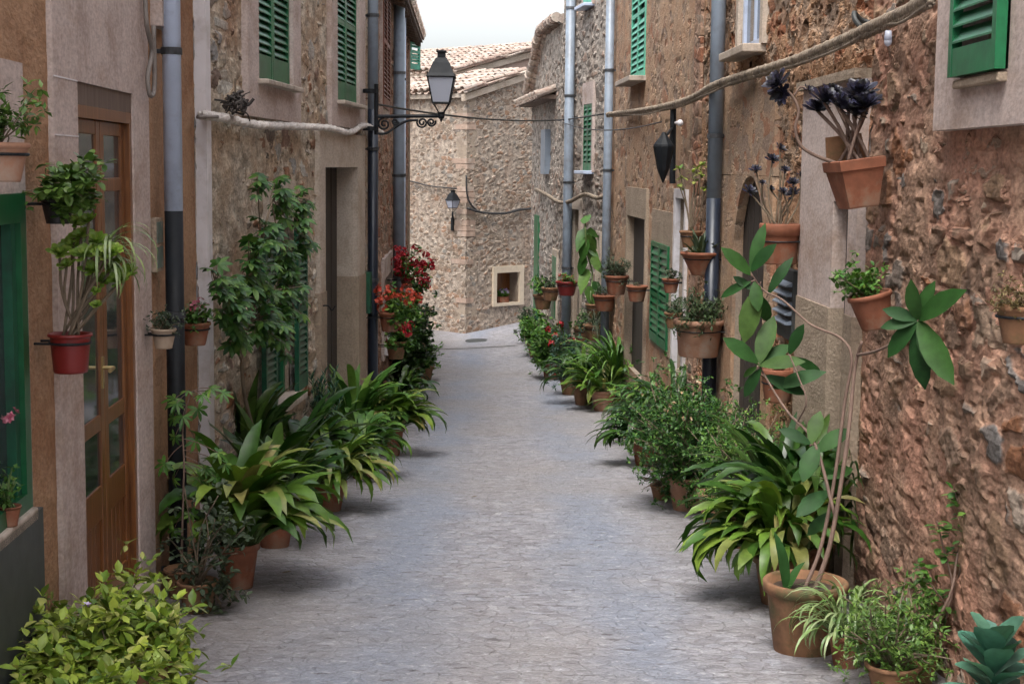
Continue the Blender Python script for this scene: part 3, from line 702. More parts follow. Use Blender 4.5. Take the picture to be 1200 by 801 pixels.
# ================================================================== right, pitted render house with the arch
R2 = Facade((1.85, 6.1), (1.70, 10.65), 'R')
hR2 = house(R2, 'pitted tan house on the right with a dark arched doorway and white door trim')
sR = (R2.hit(1003, 300)[0], R2.hit(985, 300)[0]); dR2 = (sR[0], sR[1], -1.0, zat(R2, 992, 236))
aR2 = RZ(R2, 862, 899, 212, 480); aR2 = (aR2[0], aR2[1], -1.25, zat(R2, 880, 206))
wR2 = RZ(R2, 869, 895, 0, 57, 1.2)
wall(R2, hR2, M['render_pitted'], -1.7, ZT, .026, [(*dR2, .08), (*aR2, .09), (*wR2, .14)], zfine=3.6)
def details_R2():
    x1 = R2.hit(945, 300)[0]; zt = zat(R2, 965, 100); zs = zat(R2, 960, 352); a0, a1, z0, z1 = dR2
    mb = MB(); R2.box(mb, a1, x1, zs, zt-.02, -.03, .05); R2.box(mb, .02, a0, zs-.0, zt-.02, -.03, .05); R2.box(mb, a0, a1, z1, zt-.02, -.03, .05)
    s = mb.build('surround', M['render_smooth'], hR2)
    b = MB(); R2.box(b, a1, x1-.01, z0-.3, zs, -.03, .06); b.build('base_render', M['render_low'], s); b = MB(); R2.box(b, .02, a0, z0-.3, zs, -.03, .06); b.build('base_render', M['render_low'], s)
    k = MB(); R2.box(k, .02, x1+.03, zt-.02, zt+.03, -.03, .09); k.build('cornice', M['render_low'], s)
    d = MB(); R2.box(d, a0, a1, z0, z1, -.07, -.03); d.build('door', M['black'], hR2)
    # arched infill and plaster round the arch
    a0, a1, z0, z1 = aR2; c = (a0+a1)/2; r = (a1-a0)/2; n = 14
    y0 = R2.hit(843, 300)[0]; y1 = R2.hit(908, 300)[0]; zt = zat(R2, 880, 92)
    mb = MB(); zs = z1-r*1.0
    for (o0, o1, zlo) in ((-.045, .03, zs),):
        for q in range(n):
            t0, t1 = PI*q/n, PI*(q+1)/n
            A0, Z0 = c-r*math.cos(t0), zs+r*math.sin(t0); A1, Z1 = c-r*math.cos(t1), zs+r*math.sin(t1)
            mb.box8([R2.pt(A0,Z0,o0), R2.pt(A1,Z1,o0), R2.pt(A1,Z1,o1), R2.pt(A0,Z0,o1), R2.pt(A0,z1+.001,o0), R2.pt(A1,z1+.001,o0), R2.pt(A1,z1+.001,o1), R2.pt(A0,z1+.001,o1)])
    R2.box(mb, a1, y0, z0-.3, z1, -.03, .03); R2.box(mb, y1, a0, z0-.3, z1, -.03, .03); R2.box(mb, y1, y0, z1, zt, -.03, .03)
    mb.build('arch', M['render_weathered'], hR2)
    d = MB(); R2.box(d, a0, a1, z0, z1, -.08, -.05)
    for q in range(1, 6): cc = a0+(a1-a0)*q/6; R2.box(d, cc-.006, cc+.006, z0, z1, -.05, -.044)
    d.build('door', M['wood_dark'], hR2)
    # upper window
    w = wR2; surround(R2, hR2, *w, .1, M['render_pale'], .03, bottom=False, wl=.1, wr=.1)
    wi = window_in(R2, hR2, *w, -.06, M['pipe_pale'], 1, 0, .06)
    sill(R2, hR2, w[0], w[1], w[2], M['render_pale'], .16, .06, .07)
    g = RZ(R2, 920, 938, 315, 396); mb = MB(); R2.box(mb, g[0], g[1], g[2], g[3], -.01, .05); v = mb.build('vent', M['slate'], hR2)
    b = MB(); z = g[2]+.1
    while z < g[3]-.06:
        b.box8([R2.pt(g[0]+.02,z,.05), R2.pt(g[1]-.02,z,.05), R2.pt(g[1]-.02,z,.09), R2.pt(g[0]+.02,z,.09), R2.pt(g[0]+.02,z+.028,.05), R2.pt(g[1]-.02,z+.028,.05), R2.pt(g[1]-.02,z+.008,.09), R2.pt(g[0]+.02,z+.008,.09)]); z += .06
    b.build('slats', M['pipe_grey'], v)
details_R2()
zk = zat(R2, 838, 232, .09)
pipe(R2, hR2, R2.hit(838, 230, .09)[0], .10, [(-1.5, zk, M['black_blue']), (zk, 4.9, M['pipe_grey'])], .06)
# ================================================================== right, weathered render house
R3 = Facade((1.70, 10.65), (1.35, 16.4), 'R')
hR3 = house(R3, 'weathered tan rendered house on the right with a dark open doorway and grey streaks')
dR3 = RZ(R3, 736, 757, 254, 440); uR3 = RZ(R3, 741, 757, 0, 92, 1.6); cR3 = RZ(R3, 765, 785, 285, 405); nR3 = RZ(R3, 792, 803, 232, 440)
wall(R3, hR3, M['render_weathered'], -2.1, ZT, .04, [(*dR3, .1), (*uR3, .12), (*cR3, .12), (*nR3, .2)], zfine=3.8)
surround(R3, hR3, *dR3, .1, M['render_low'], .035, bottom=False, wt=.35)
mb = MB(); R3.box(mb, dR3[0], dR3[1], dR3[2], dR3[3], -.09, -.06); mb.build('door', M['wood_dark'], hR3)
for w, g, pn in ((uR3, 'green_mint', .08), (cR3, 'green', .1)):
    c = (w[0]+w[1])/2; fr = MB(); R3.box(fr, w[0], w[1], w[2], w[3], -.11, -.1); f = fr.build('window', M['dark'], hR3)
    louvre(R3, f, w[0]+.004, c-.003, w[2], w[3], -.02 if g == 'green_mint' else .0, M[g], panel=pn, slat=.075); louvre(R3, f, c+.003, w[1]-.004, w[2], w[3], -.02 if g == 'green_mint' else .0, M[g], panel=pn, slat=.075)
sill(R3, hR3, uR3[0], uR3[1], uR3[2], M['sill'], .2, .06, .07)
surround(R3, hR3, *cR3, .12, M['render_low'], .012, wt=.35, wb=.05)
surround(R3, hR3, *nR3, .09, M['pipe_white'], .03, bottom=False)
mb = MB(); R3.box(mb, nR3[0], nR3[1], nR3[2], nR3[3], -.14, -.1); mb.build('door', M['pipe_pale'], hR3)
pipe(R3, hR3, R3.hit(712, 200, .09)[0], .09, [(-1.8, 4.9, M['pipe_grey'])], .06)
mb = MB(); R3.box(mb, .02, .32, -1.7, 4.9, -.03, .03); mb.build('brick_edge', M['stone_left_far'], hR3)
# ================================================================== right, grey rubble house
R4 = Facade((1.35, 16.4), (.80, 19.3), 'R')
hR4 = house(R4, 'tall grey rubble house on the right between two grey downpipes')
uR4 = RZ(R4, 686, 696, 122, 200); lR4 = RZ(R4, 671, 680, 245, 400); mR4 = RZ(R4, 701, 705, 275, 335)
tR4 = RZ(R4, 686, 696, 0, 6, 1.1)
wall(R4, hR4, M['stone_grey'], -2.3, ZT, .05, [(*uR4, .1), (*lR4, .3), (*mR4, .1), (*tR4, .1)], zfine=4)
for w, g in ((uR4, 'green'), (tR4, 'green_mint')):
    surround(R4, hR4, *w, .08, M['render_smooth'], .04, wt=.32 if g == 'green' else .1, wb=.02)
    c = (w[0]+w[1])/2; fr = MB(); R4.box(fr, w[0], w[1], w[2], w[3], -.09, -.08); f = fr.build('window', M['green_dark'], hR4)
    louvre(R4, f, w[0]+.004, c-.003, w[2], w[3], -.0, M[g], slat=.075); louvre(R4, f, c+.003, w[1]-.004, w[2], w[3], -.0, M[g], slat=.075)
    sill(R4, hR4, w[0], w[1], w[2], M['pipe_pale'], .16, .05, .06)
surround(R4, hR4, *mR4, .05, M['render_pale'], .04, bottom=False); mb = MB(); R4.box(mb, *mR4, -.06, -.03); mb.build('window', M['green'], hR4)
surround(R4, hR4, *lR4, .16, M['render_pale'], .04, bottom=False); mb = MB(); R4.box(mb, *lR4, -.28, -.24); mb.build('door', M['wood_old'], hR4)
pipe(R4, hR4, R4.hit(666, 200, .1)[0], .10, [(-2.0, 4.9, M['pipe_grey'])], .075)
# ================================================================== right, last low house with a gable
R5 = Facade((.80, 19.3), (.35, 23.0), 'R')
hR5 = house(R5, 'low far house on the right whose tiled gable edge slopes down towards the end wall')
sk = R5.hit(637, 60)[0]
ztf = lambda a: 4.05 if a < sk-.35 else 4.05-(a-sk+.35)*.55/K
gd = RZ(R5, 627, 632, 252, 395); gs = RZ(R5, 649, 653, 300, 372); bd = RZ(R5, 656, 661, 285, 400)
wall(R5, hR5, M['stone_grey'], -2.3, 4.05, .06, [(*gd, .15), (*gs, .1), (*bd, .2)], ztop=ztf)
mb = MB(); R5.box(mb, *gd, -.04, .03); mb.build('door', M['green'], hR5)
mb = MB(); R5.box(mb, *gs, -.04, .04); mb.build('shutter', M['green'], hR5)
mb = MB(); R5.box(mb, *bd, -.14, -.1); mb.build('door', M['brown_paint'], hR5)
surround(R5, hR5, *gs, .12, M['render_pale'], .03)
mb = MB(); R5.box(mb, R5.hit(655, 200)[0], R5.hit(640, 200)[0], -2.2, zat(R5, 645, 160), -.02, .02); 
pl = RZ(R5, 640, 645, 152, 204); mb = MB(); R5.box(mb, *pl, -.02, .1); mb.build('meter_box', M['pipe_grey'], hR5)
def canopy_R5():
    a0 = R5.hit(652, 110)[0]; z = zat(R5, 636, 116)
    dv = (-R5.n+UP*.35).normalized(); mb = MB(); tiles(mb, R5.pt(a0, z-.06, .34), R5.d, dv, int((R5.L-a0)/.2)+1, 2, rnd=random.Random(5)); r = mb.build('canopy', M['tile'], hR5)
    b = MB(); R5.box(b, a0, R5.L, z-.09, z-.02, -.02, .26); b.build('board', M['wood_old'], r)
    # verge tiles on the sloping gable edge and the ridge
    mb = MB(); a = .2; rn = random.Random(8)
    while a < R5.L+.1:
        mb.tube([R5.pt(a, ztf(a)+.05, .12+rn.uniform(-.02,.02)), R5.pt(a+.3, ztf(a+.3)+.08, .12)], [.085,.07], 8)
        mb.tube([R5.pt(a, ztf(a)+.03, .0), R5.pt(a+.3, ztf(a+.3)+.05, .0)], [.085,.07], 8); a += .22
    R5.box(mb, .1, .3, 4.05, 4.1, -3.8, 0)
    mb.build('verge', M['tile'], hR5)
canopy_R5()
# ================================================================== the two buildings closing the lane
F1c = Vector((-.97, 24.0*K, 0)); dl = Vector((-.7071, .7071, 0)); dr = Vector((.7071, .7071, 0))
def end_building(c, LL, LR, ze, slope, label, mat, vmat, roofL, name, holesR=(), step=.06, zb=-2.4):
    root = empty(name, (c.x, c.y, ground_z(c.x, c.y)), label, 'house', 'buildings closing the end of the lane')
    FL = Facade(tuple((c+dl*LL)[:2]), tuple(c[:2]), 'L', 1); FR = Facade(tuple(c[:2]), tuple((c+dr*LR)[:2]), 'L', 1)
    # orient both normals towards the camera
    for F in (FL, FR):
        if F.n.y > 0: F.n = -F.n
    wall(FL, root, mat, zb, ze, step, back=.3)
    wall(FR, root, mat, zb, ze+slope*LR, step, holes=holesR, back=.3, ztop=lambda a: ze+slope*a, depth=.35)
    dv = (dr+UP*slope).normalized()
    mb = MB(); nu = int(LL/.2)+2; nv = int(roofL/.304)+1
    tiles(mb, c-dl*.12-dr*.16+UP*(ze+.04), dl, dv, nu, nv, rnd=random.Random(11), jit=.03); r = mb.build('roof', M['tile'], root)
    v = MB(); k = 0; rn = random.Random(4)
    while k < LR+.3:   # cement verge band
        k += .3
    a, b_ = -.16, LR+.2
    def q(t, off, z): return c+dr*t-dl*off+UP*(ze+slope*t+z)
    v.box8([q(a,.0,-.10), q(b_,.0,-.10), q(b_,.09,-.10), q(a,.09,-.10), q(a,.0,.03), q(b_,.0,.03), q(b_,.09,.03), q(a,.09,.03)])
    v.build('verge', M['render_pale'], r)
    e = MB(); FL.box(e, 0, FL.L+.08, ze-.07, ze+.02, -.02, .10); e.build('eave_course', M['render_pale'], r)
    return root, FL, FR
_FR = Facade(tuple(F1c[:2]), tuple((F1c+dr*4)[:2]), 'L', 1); 
if _FR.n.y > 0: _FR.n = -_FR.n
fo = RZ(_FR, 580.5, 607.5, 319, 354.5)
zF1 = EYE.z+83/FPX*24*K
hF1, F1L, F1R = end_building(F1c, 5, 5.5, zF1, .285, 'pale rubble stone building with a small framed window and brick quoins closing the lane', M['stone_far'], None, 1.6, 'end_building', [(*fo, .3)])
surround(F1R, hF1, *fo, .1, M['frame_pale'], .05, wl=.10, wr=.12, wt=.14, wb=.06)
mb = MB(); F1R.box(mb, fo[0], fo[1], fo[2], fo[3], -.3, -.27); mb.build('window_recess', M['wood'], hF1)
w = window_in(F1R, hF1, fo[0]+.02, fo[0]+.25, fo[2], fo[3], -.25, M['wood'], 0, 1, .04)
# brick quoins up the corner
mb = MB(); rn = random.Random(2); z = -2.2; k = 0
while z < zF1-.3:
    if rn.random() < .75: z += .115; k += 1; continue
    wv = .28 if k % 2 else .42; o = .004+rn.uniform(0, .012)
    wv += rn.uniform(-.04, .04)
    F1L.box(mb, F1L.L-wv, F1L.L+.02, z, z+.10, -.05, o); F1R.box(mb, .0, .22+rn.uniform(-.04,.04), z, z+.10, -.05, o)
    z += .115; k += 1
M['brick'] = flat('worn_red_brick', (.40,.285,.22), .95, .3, 7, .6, dirt=(.44,.37,.31))
mb.build('brickwork', M['brick'], hF1)
hF2, F2L, F2R = end_building(Vector((-1.26, 25.5*K, 0)), 5, 4.5, EYE.z+107/FPX*25.5*K, .25, 'higher pinkish building with a tiled roof behind the rubble end building', M['pink_wall'], None, 2.9, 'end_building', step=.2, zb=-2)
# drain strip across the bottom of the lane and a manhole
a = gp(508, 409); b_ = gp(604, 405); mb = MB(); n = 12
for i in range(n):
    p = a.lerp(b_, i/n); q = a.lerp(b_, (i+1)/n)
    def G(x, y, o): return (x, y, ground_z(x, y)+o)
    mb.add([G(p.x,p.y-.05,.004), G(q.x,q.y-.05,.004), G(q.x,q.y+.05,.004), G(p.x,p.y+.05,.004)], [(0,1,2,3)])
o = mb.build('drain_channel', M['slate'], None, origin=(a.x, a.y, a.z)); tag(o, 'dark drain channel crossing the bottom of the lane', 'drain', kind='structure')
a = gp(562, 399); mb = MB(); mb.lathe([(.0001,.012),(.26,.012),(.28,.006),(.28,-.02)], 24, (a.x, a.y, a.z)); o = mb.build('manhole_cover', M['slate'], None, origin=a)
tag(o, 'dark round manhole cover at the foot of the rubble end wall', 'manhole cover')
# ================================================================== ropes, cables
def tagged(mb, name, mat, label, cat, group=None, smooth=True, origin=None):
    v = Vector(mb.v[0]); o = mb.build(name, mat, None, smooth, origin or v); tag(o, label, cat, group); return o
mb = MB(); P = [L2.at(x, y, .08) for x, y in ((236,135), (262,138), (300,146), (345,148), (385,150), (410,155), (427,147), (448,156))]
rope(mb, P, .026, .11); tagged(mb, 'wall_rope', M['rope_white'], 'thick white twisted rope strung below the two green shuttered windows', 'rope')
mb = MB(); P = [R1.at(1092, -4, .09), R1.at(1060, 14, .08), R1.at(1030, 28, .08), R2.at(990, 46, .08), R2.at(930, 71, .08), R2.at(880, 86, .09), R2.at(838, 100, .17), R3.at(815, 113, .13), R3.at(790, 122, .12), R3.at(755, 129, .1), R3.at(722, 133, .1), R3.at(712, 134, .16)]
rope(mb, P, .028, .13); rope(mb, [p+Vector((0,.0,-.03)) for p in P], .016, .14); mb.tube(path_smooth([p+Vector((-.01,.02,-.03-.02*math.sin(i*2.3))) for i, p in enumerate(P)], 8), .008, 5); tagged(mb, 'wall_rope', M['rope_tan'], 'long tan twisted rope bundled with cables sloping along the right hand walls', 'rope')
mb = MB(); P = [R4.at(714, 228, .1), R4.at(700, 232, .08), R4.at(685, 228, .08), R4.at(668, 236, .12), R5.at(655, 237, .08), R5.at(640, 228, .08), R5.at(628, 222, .08)]
rope(mb, P, .028, .2); tagged(mb, 'wall_rope', M['rope_tan'], 'pale rope along the far grey rubble house below its green window', 'rope')
mb = MB(); A = L2.at(440, 122, .1); B = R4.at(665, 140, .12); D = R3.at(712, 133, .12)
pts = [A.lerp(B, t)-UP*(.9*t*(1-t)*.35) for t in [i/10 for i in range(11)]]+[D]
mb.tube(path_smooth(pts, 4), .012, 6); tagged(mb, 'overhead_cable', M['cable'], 'black cable crossing the lane behind the street lantern', 'cable')
mb = MB(); A = R4.at(652, 140, .1); B = R3.at(775, 143, .12); pts = [A.lerp(B, i/8)-UP*(.5*(i/8)*(1-i/8)) for i in range(9)]
mb.tube(path_smooth(pts, 4), .007, 5); tagged(mb, 'overhead_cable', M['cable'], 'thin drooping cable in front of the weathered rendered house', 'cable')
mb = MB(); P = [F1L.at(480, 212, .05), F1L.at(505, 218, .05), F1L.at(535, 221, .05)]
mb.tube(path_smooth(P, 4), .016, 6); P = [F1R.at(548, 244, .06), F1R.at(566, 249, .06), F1R.at(590, 250, .08), F1R.at(608, 246, .06), F1R.at(625, 244, .06)]
mb.tube(path_smooth(P, 5), .028, 6); mb.tube(path_smooth([F1R.at(546.5, 205, .05), F1R.at(547, 225, .05), F1R.at(551, 238, .06), F1R.at(560, 248, .06)], 5), .02, 6)
mb.build('cable', M['cable'], hF1, True)
# small cables near the first house
mb = MB(); mb.tube(path_smooth([L1.pt(L1.L-.02, zat(L2, 229, 137), .14), L2.at(232, 137, .12), L2.at(240, 138, .1)], 4), .012, 6)
mb.tube(path_smooth([L1.at(170, -5, .04), L1.at(172, 30, .05), L1.at(178, 60, .05), L1.at(173, 90, .05), L1.at(176, 112, .06), L1.at(181, 100, .05), L1.at(180, 30, .05)], 5), .012, 6)
mb.build('cable', M['cable_grey'], hL1, True)
mb = MB(); s = RZ(L1, 176, 193, 0, 34); L1.box(mb, s[0], s[1], s[2], s[3]+.5, -.01, .06); mb.build('junction_box', M['render_smooth'], hL1)
M['plaque_tile'] = flat('weathered_grey_green_tile', (.12,.17,.14), .5, .3, 30, .3, dirt=(.28,.24,.19))
mb = MB(); s = RZ(L1, 175.5, 183, 255, 318); L1.box(mb, s[0], s[1], s[2], s[3], -.01, .035); p = mb.build('name_plaque', M['render_low'], hL1)
mb = MB(); z = (s[2]+s[3])/2
L1.box(mb, s[0]+.008, s[1]-.008, s[2]+.02, z-.01, .034, .038); L1.box(mb, s[0]+.008, s[1]-.008, z+.01, s[3]-.02, .034, .038); mb.build('plaque_tile', M['plaque_tile'], p)
# slate board under the green window
s0 = L1.hit(12, 650, .05)[0]; s1 = L1.hit(52, 650, .05)[0]; zb_ = zat(L1, 52, 700, .05); zt_ = zat(L1, 50, 594, .05)
mb = MB(); L1.box(mb, s0-.25, s1, zb_-.3, zt_, .012, .05); o = tagged(mb, 'slate_board', M['slate'], 'dark slate board standing against the wall below the green framed window', 'board', smooth=False)
# ================================================================== lamps
def lantern(c, h, w, root, yaw=0, top=True):
    """four-sided tapering lantern, bottom centre c, glass height h, top width w"""
    c = Vector(c); rt = Matrix.Rotation(yaw, 3, 'Z')
    def q(r, z): return [c+rt @ Vector((sx*r, sy*r, z)) for sx, sy in ((-1,-1),(1,-1),(1,1),(-1,1))]
    b = w*.31; t = w*.5
    fr = MB(); qb = q(b, 0); qt = q(t, h)
    for i in range(4):
        fr.tube([qb[i], qt[i]], w*.03, 6); fr.tube([qb[i], qb[(i+1)%4]], w*.035, 6); fr.tube([qt[i], qt[(i+1)%4]], w*.045, 6)
        fr.tube([qt[i], qt[i]+UP*w*.13], [w*.035, .002], 6)
        fr.tube([qb[i], c-UP*w*.5], w*.022, 6)
    f = fr.build('lantern_frame', M['black'], root)
    g = MB()
    for i in range(4):
        A = [qb[i], qb[(i+1)%4], qt[(i+1)%4], qt[i]]; m = sum(A, Vector())/4; cc = c+UP*h/2; n = (m-cc).normalized()*.004
        g.box8([A[0]-n, A[1]-n, A[1], A[0], A[3]-n, A[2]-n, A[2], A[3]])
    g.build('glass', M['milky'], f)
    cp = MB(); L = [(t*1.06, h), (t*.92, h+w*.12), (t*.62, h+w*.5), (t*.40, h+w*.68), (t*.30, h+w*.70), (t*.30, h+w*.88), (t*.38, h+w*.9), (t*.38, h+w*.95), (.001, h+w*.98)]
    rings = [q(r, z) for r, z in L]
    for a_, b2 in zip(rings, rings[1:]):
        for i in range(4): cp.add([a_[i], a_[(i+1)%4], b2[(i+1)%4], b2[i]], [(0,1,2,3)])
    cp.build('cap', M['black'], root)
    bl = MB(); bl.ball(c+UP*h*.35, w*.12, 8); bl.tube([c, c+UP*h*.3], w*.05, 8); bl.build('bulb', M['pipe_white'], root)
pm = L2.at(437, 140, .15); Y0 = pm.y
def at_y(px, py, Y):
    r = ray(px, py); return EYE+r*((Y-EYE.y)/r.y)
lt = empty('street_lamp', (pm.x, pm.y, pm.z), 'black wrought iron street lantern on a scrolled bracket fixed to the left downpipe', 'street lamp', 'street lamps')
tip = at_y(517, 136, Y0); root_ = at_y(441, 136.5, Y0)
mb = MB(); mb.tube([root_, tip], .018, 8); mb.tube([tip-UP*.06, tip+UP*.04], [.006,.04], 8); mb.ball(tip, .035)
mb.tube([root_-UP*.18, root_+UP*.32], .022, 8)
for zc in (-.12, .25): mb.tube([root_+Vector((-.06,0,zc-.02)), root_+Vector((-.06,0,zc+.02))], .075, 12)
mb.build('bracket', M['black'], lt)
def scroll(mb, c, r0, turns, a0, sgn, thick=.011, n=26):
    pts = []
    for i in range(n+1):
        t = i/n; a_ = a0+sgn*turns*2*PI*t; r = r0*(1-.8*t); pts.append(c+Vector((r*math.cos(a_), 0, r*math.sin(a_))))
    mb.tube(pts, thick, 6)
mb = MB(); k = (tip-root_).length
mb.tube(path_smooth([root_+Vector((0,0,-.17)), root_+Vector((.1,0,-.165)), root_+Vector((.2,0,-.10)), root_+Vector((.30,0,-.045)), root_+Vector((.42,0,-.03))], 5), .014, 6)
scroll(mb, root_+Vector((.08,0,-.075)), .065, 1.6, R(90), 1); scroll(mb, root_+Vector((.19,0,-.05)), .035, 1.4, R(0), -1)
scroll(mb, root_+Vector((.46,0,-.055)), .055, 1.7, R(160), 1); scroll(mb, root_+Vector((.55,0,-.05)), .045, 1.6, R(20), -1)
mb.build('scroll', M['black'], lt)
sc_ = 1/FPX*Y0*1.0
w_ = 31*sc_; lantern(tip+UP*(15*sc_), 30*sc_, w_, lt, R(0))
# lamp on the end wall
c = F1L.at(530.5, 247, .22); lw_ = empty('street_lamp', tuple(F1L.at(530.5, 262, .0)), 'small wall lantern with black cap on the rubble end building', 'street lamp', 'street lamps')
s2 = 1/FPX*24.3*K; lantern(c+UP*.06, 9*s2, 12*s2, lw_, R(45))
mb = MB(); mb.tube(path_smooth([F1L.at(531, 270, .02), F1L.at(531, 262, .12), c-UP*.12, c-UP*.02], 5), .02, 6); F1L.box(mb, F1L.hit(531,262)[0]-.04, F1L.hit(531,262)[0]+.04, zat(F1L,531,270), zat(F1L,531,255), 0, .03); mb.build('bracket', M['black'], lw_)
# lamp on the weathered house
b0 = R3.at(787, 140, .14); bl_ = empty('wall_lamp', tuple(b0), 'all black lantern hanging from an iron strap below the tan rope', 'wall lamp')
mb = MB(); mb.tube([R3.at(789, 128, .10), R3.at(788, 215, .10)], .03, 8); e = R3.at(778, 162, .26)
mb.tube(path_smooth([R3.at(788, 150, .1), R3.at(783, 156, .2), e], 4), .014, 6); mb.build('bracket', M['black'], bl_)
mb = MB(); yy = e.y; prof = [(.005,-.42), (.03,-.36), (.055,-.30), (.085,-.16), (.10,-.08), (.095,-.06), (.05,.0), (.03,.03), (.02,.05), (.0005,.06)]
mb.lathe(prof, 10, e); mb.build('lantern_body', M['black'], bl_)
mb = MB(); mb.ball(R3.at(797, 144, .16), .03); mb.tube([R3.at(797,144,.16), R3.at(792,144,.1)], .015); mb.build('bulb', M['pipe_white'], bl_)
# bulb and hook by the rope on the near house
mb = MB(); c = R1.at(1041, 36, .15); mb.tube([c, c-UP*.045], [.014,.018], 10); mb.ball(c-UP*.05, .018, 8, 1.2); tagged(mb, 'light_bulb', M['milky'], 'small pale bulb hanging under the tan rope near the green shutter', 'light bulb')
mb = MB(); a_, z_ = R2.hit(1001, 20, .1)
mb.tube(path_smooth([R2.pt(a_+.03, z_-.03, 0), R2.pt(a_+.03, z_-.01, .06), R2.pt(a_, z_+.02, .1), R2.pt(a_-.03, z_-.02, .1), R2.pt(a_-.05, z_-.07, .06)], 5), .014, 8)
mb.build('hook', M['slate'], hR2)
# ------------------------------------------------------------------ light and camera
sc = bpy.context.scene
w = bpy.data.worlds.new('World'); sc.world = w; w.use_nodes = True; nt = w.node_tree
sky = nt.nodes.new('ShaderNodeTexSky'); sky.sky_type = 'NISHITA'; sky.sun_disc = False
SUN_EL, SUN_AZ = R(62), R(200)
sky.sun_elevation = SUN_EL; sky.sun_rotation = SUN_AZ; sky.air_density = 1.0; sky.dust_density = 4.0
hs = nt.nodes.new('ShaderNodeHueSaturation'); hs.inputs['Saturation'].default_value = .28
nt.links.new(sky.outputs[0], hs.inputs['Color']); nt.links.new(hs.outputs[0], nt.nodes['Background'].inputs[0]); nt.nodes['Background'].inputs[1].default_value = .15
sl = bpy.data.lights.new('sun', 'SUN'); sl.energy = 1.2; sl.angle = R(25); sl.color = (1, .96, .9)
so = bpy.data.objects.new('sun', sl); C.objects.link(so)
sd = Vector((math.sin(SUN_AZ)*math.cos(SUN_EL), math.cos(SUN_AZ)*math.cos(SUN_EL), math.sin(SUN_EL)))
so.rotation_euler = (-sd).to_track_quat('-Z', 'Y').to_euler(); so.location = (0, 0, 20)
cd = bpy.data.cameras.new('camera'); co = bpy.data.objects.new('camera', cd); C.objects.link(co)
co.location = EYE; co.rotation_euler = (Matrix.Rotation(R(90)-PITCH, 3, 'X') @ Matrix.Rotation(ROLL, 3, 'Z')).to_euler(); cd.sensor_width = 36; cd.lens = 36*FPX/1200; cd.clip_start = .05; cd.clip_end = 1000
sc.camera = co
sc.view_settings.view_transform = 'Standard'; sc.view_settings.look = 'None'; sc.view_settings.gamma = 1; sc.view_settings.exposure = EXPO
sc.cycles.max_bounces = 4; sc.cycles.diffuse_bounces = 3; sc.cycles.use_adaptive_sampling = True; sc.cycles.adaptive_threshold = .04; sc.cycles.use_denoising = True; sc.render.film_transparent = False
# ================================================================== plants
G_DEEP = leafmat('deep_green_leaves', [(.014,.05,.008), (.025,.072,.011), (.045,.11,.016), (.018,.058,.010), (.08,.15,.025)], .36, .45)
G_STRAP = leafmat('strap_leaves', [(.035,.10,.012), (.07,.16,.02), (.14,.25,.03), (.05,.13,.018), (.22,.32,.045), (.10,.20,.025), (.30,.27,.09)], .42, .4)
G_LIGHT = leafmat('yellow_green_leaves', [(.20,.30,.035), (.32,.42,.05), (.42,.50,.07), (.14,.25,.03), (.50,.50,.14), (.10,.19,.025)], .45, .4)
G_MID = leafmat('mid_green_leaves', [(.045,.13,.022), (.07,.18,.028), (.11,.24,.04), (.05,.13,.025), (.17,.30,.05)], .45, .4)
G_GREY = leafmat('grey_green_leaves', [(0.049,0.077,0.042), (0.070,0.098,0.049), (0.035,0.063,0.032), (0.091,0.119,0.063)], .6)
G_BLUE = leafmat('blue_green_leaves', [(0.030,0.090,0.066), (0.042,0.120,0.084), (0.066,0.150,0.102), (0.024,0.072,0.048)], .38)
G_DARKP = leafmat('black_purple_leaves', [(.012,.010,.018), (.02,.018,.035), (.035,.035,.07), (.012,.012,.012)], .4, trans=.03)
G_VARIEG = leafmat('striped_leaves', [(.20,.30,.10), (.35,.42,.22), (.12,.22,.06), (.28,.36,.14)], .4)
G_BROWN = leafmat('dry_moss_leaves', [(0.180,0.135,0.045), (0.126,0.090,0.036), (0.234,0.171,0.072), (0.090,0.090,0.027)], .7)
G_LIGHTM = leafmat('fresh_green_leaves', [(0.075,0.165,0.030), (0.120,0.225,0.038), (0.165,0.270,0.053), (0.068,0.135,0.030)], .42)
G_BLUEM = leafmat('dull_blue_green_leaves', [(0.024,0.072,0.040), (0.040,0.096,0.056), (0.064,0.120,0.080)], .35)
G_GREYM = leafmat('shaggy_green_leaves', [(0.043,0.079,0.029), (0.065,0.108,0.040), (0.032,0.065,0.025), (0.094,0.137,0.058)], .5)
F_RED = leafmat('red_petals', [(.42,.012,.025), (.55,.02,.03), (.34,.01,.03), (.60,.04,.05)], .55)
F_ORANGE = leafmat('orange_red_petals', [(.60,.07,.03), (.50,.05,.03), (.65,.12,.06)], .55)
F_PINK = leafmat('pink_petals', [(.60,.18,.25), (.55,.10,.18), (.65,.30,.35)], .55)
F_LILAC = leafmat('lilac_petals', [(.45,.35,.6), (.6,.5,.7), (.35,.2,.5)], .55)
F_CREAM = leafmat('cream_buds', [(.6,.5,.3), (.6,.35,.2), (.65,.6,.45)], .55)
STEM = flat('brown_stems', (.16,.12,.08), .8, .25, 20, .4); STEM_G = flat('green_stems', (.09,.14,.04), .6, .2, 20, .2)
STEM_P = flat('pinkish_bark', (.17,.11,.085), .8, .25, 15, .5)
TERRA = flat('terracotta', (.235,.082,.042), .85, .3, 11, .4, dirt=(.24,.16,.11)); TERRA_M = flat('mossy_terracotta', (.22,.11,.055), .9, .35, 16, .45, dirt=(.07,.08,.03))
TERRA_P = flat('pale_terracotta', (.36,.19,.12), .85, .18, 9, .35, dirt=(.38,.30,.24)); PLASTIC_R = flat('faded_red_plastic', (.17,.012,.010), .45, .12, 9, .15)
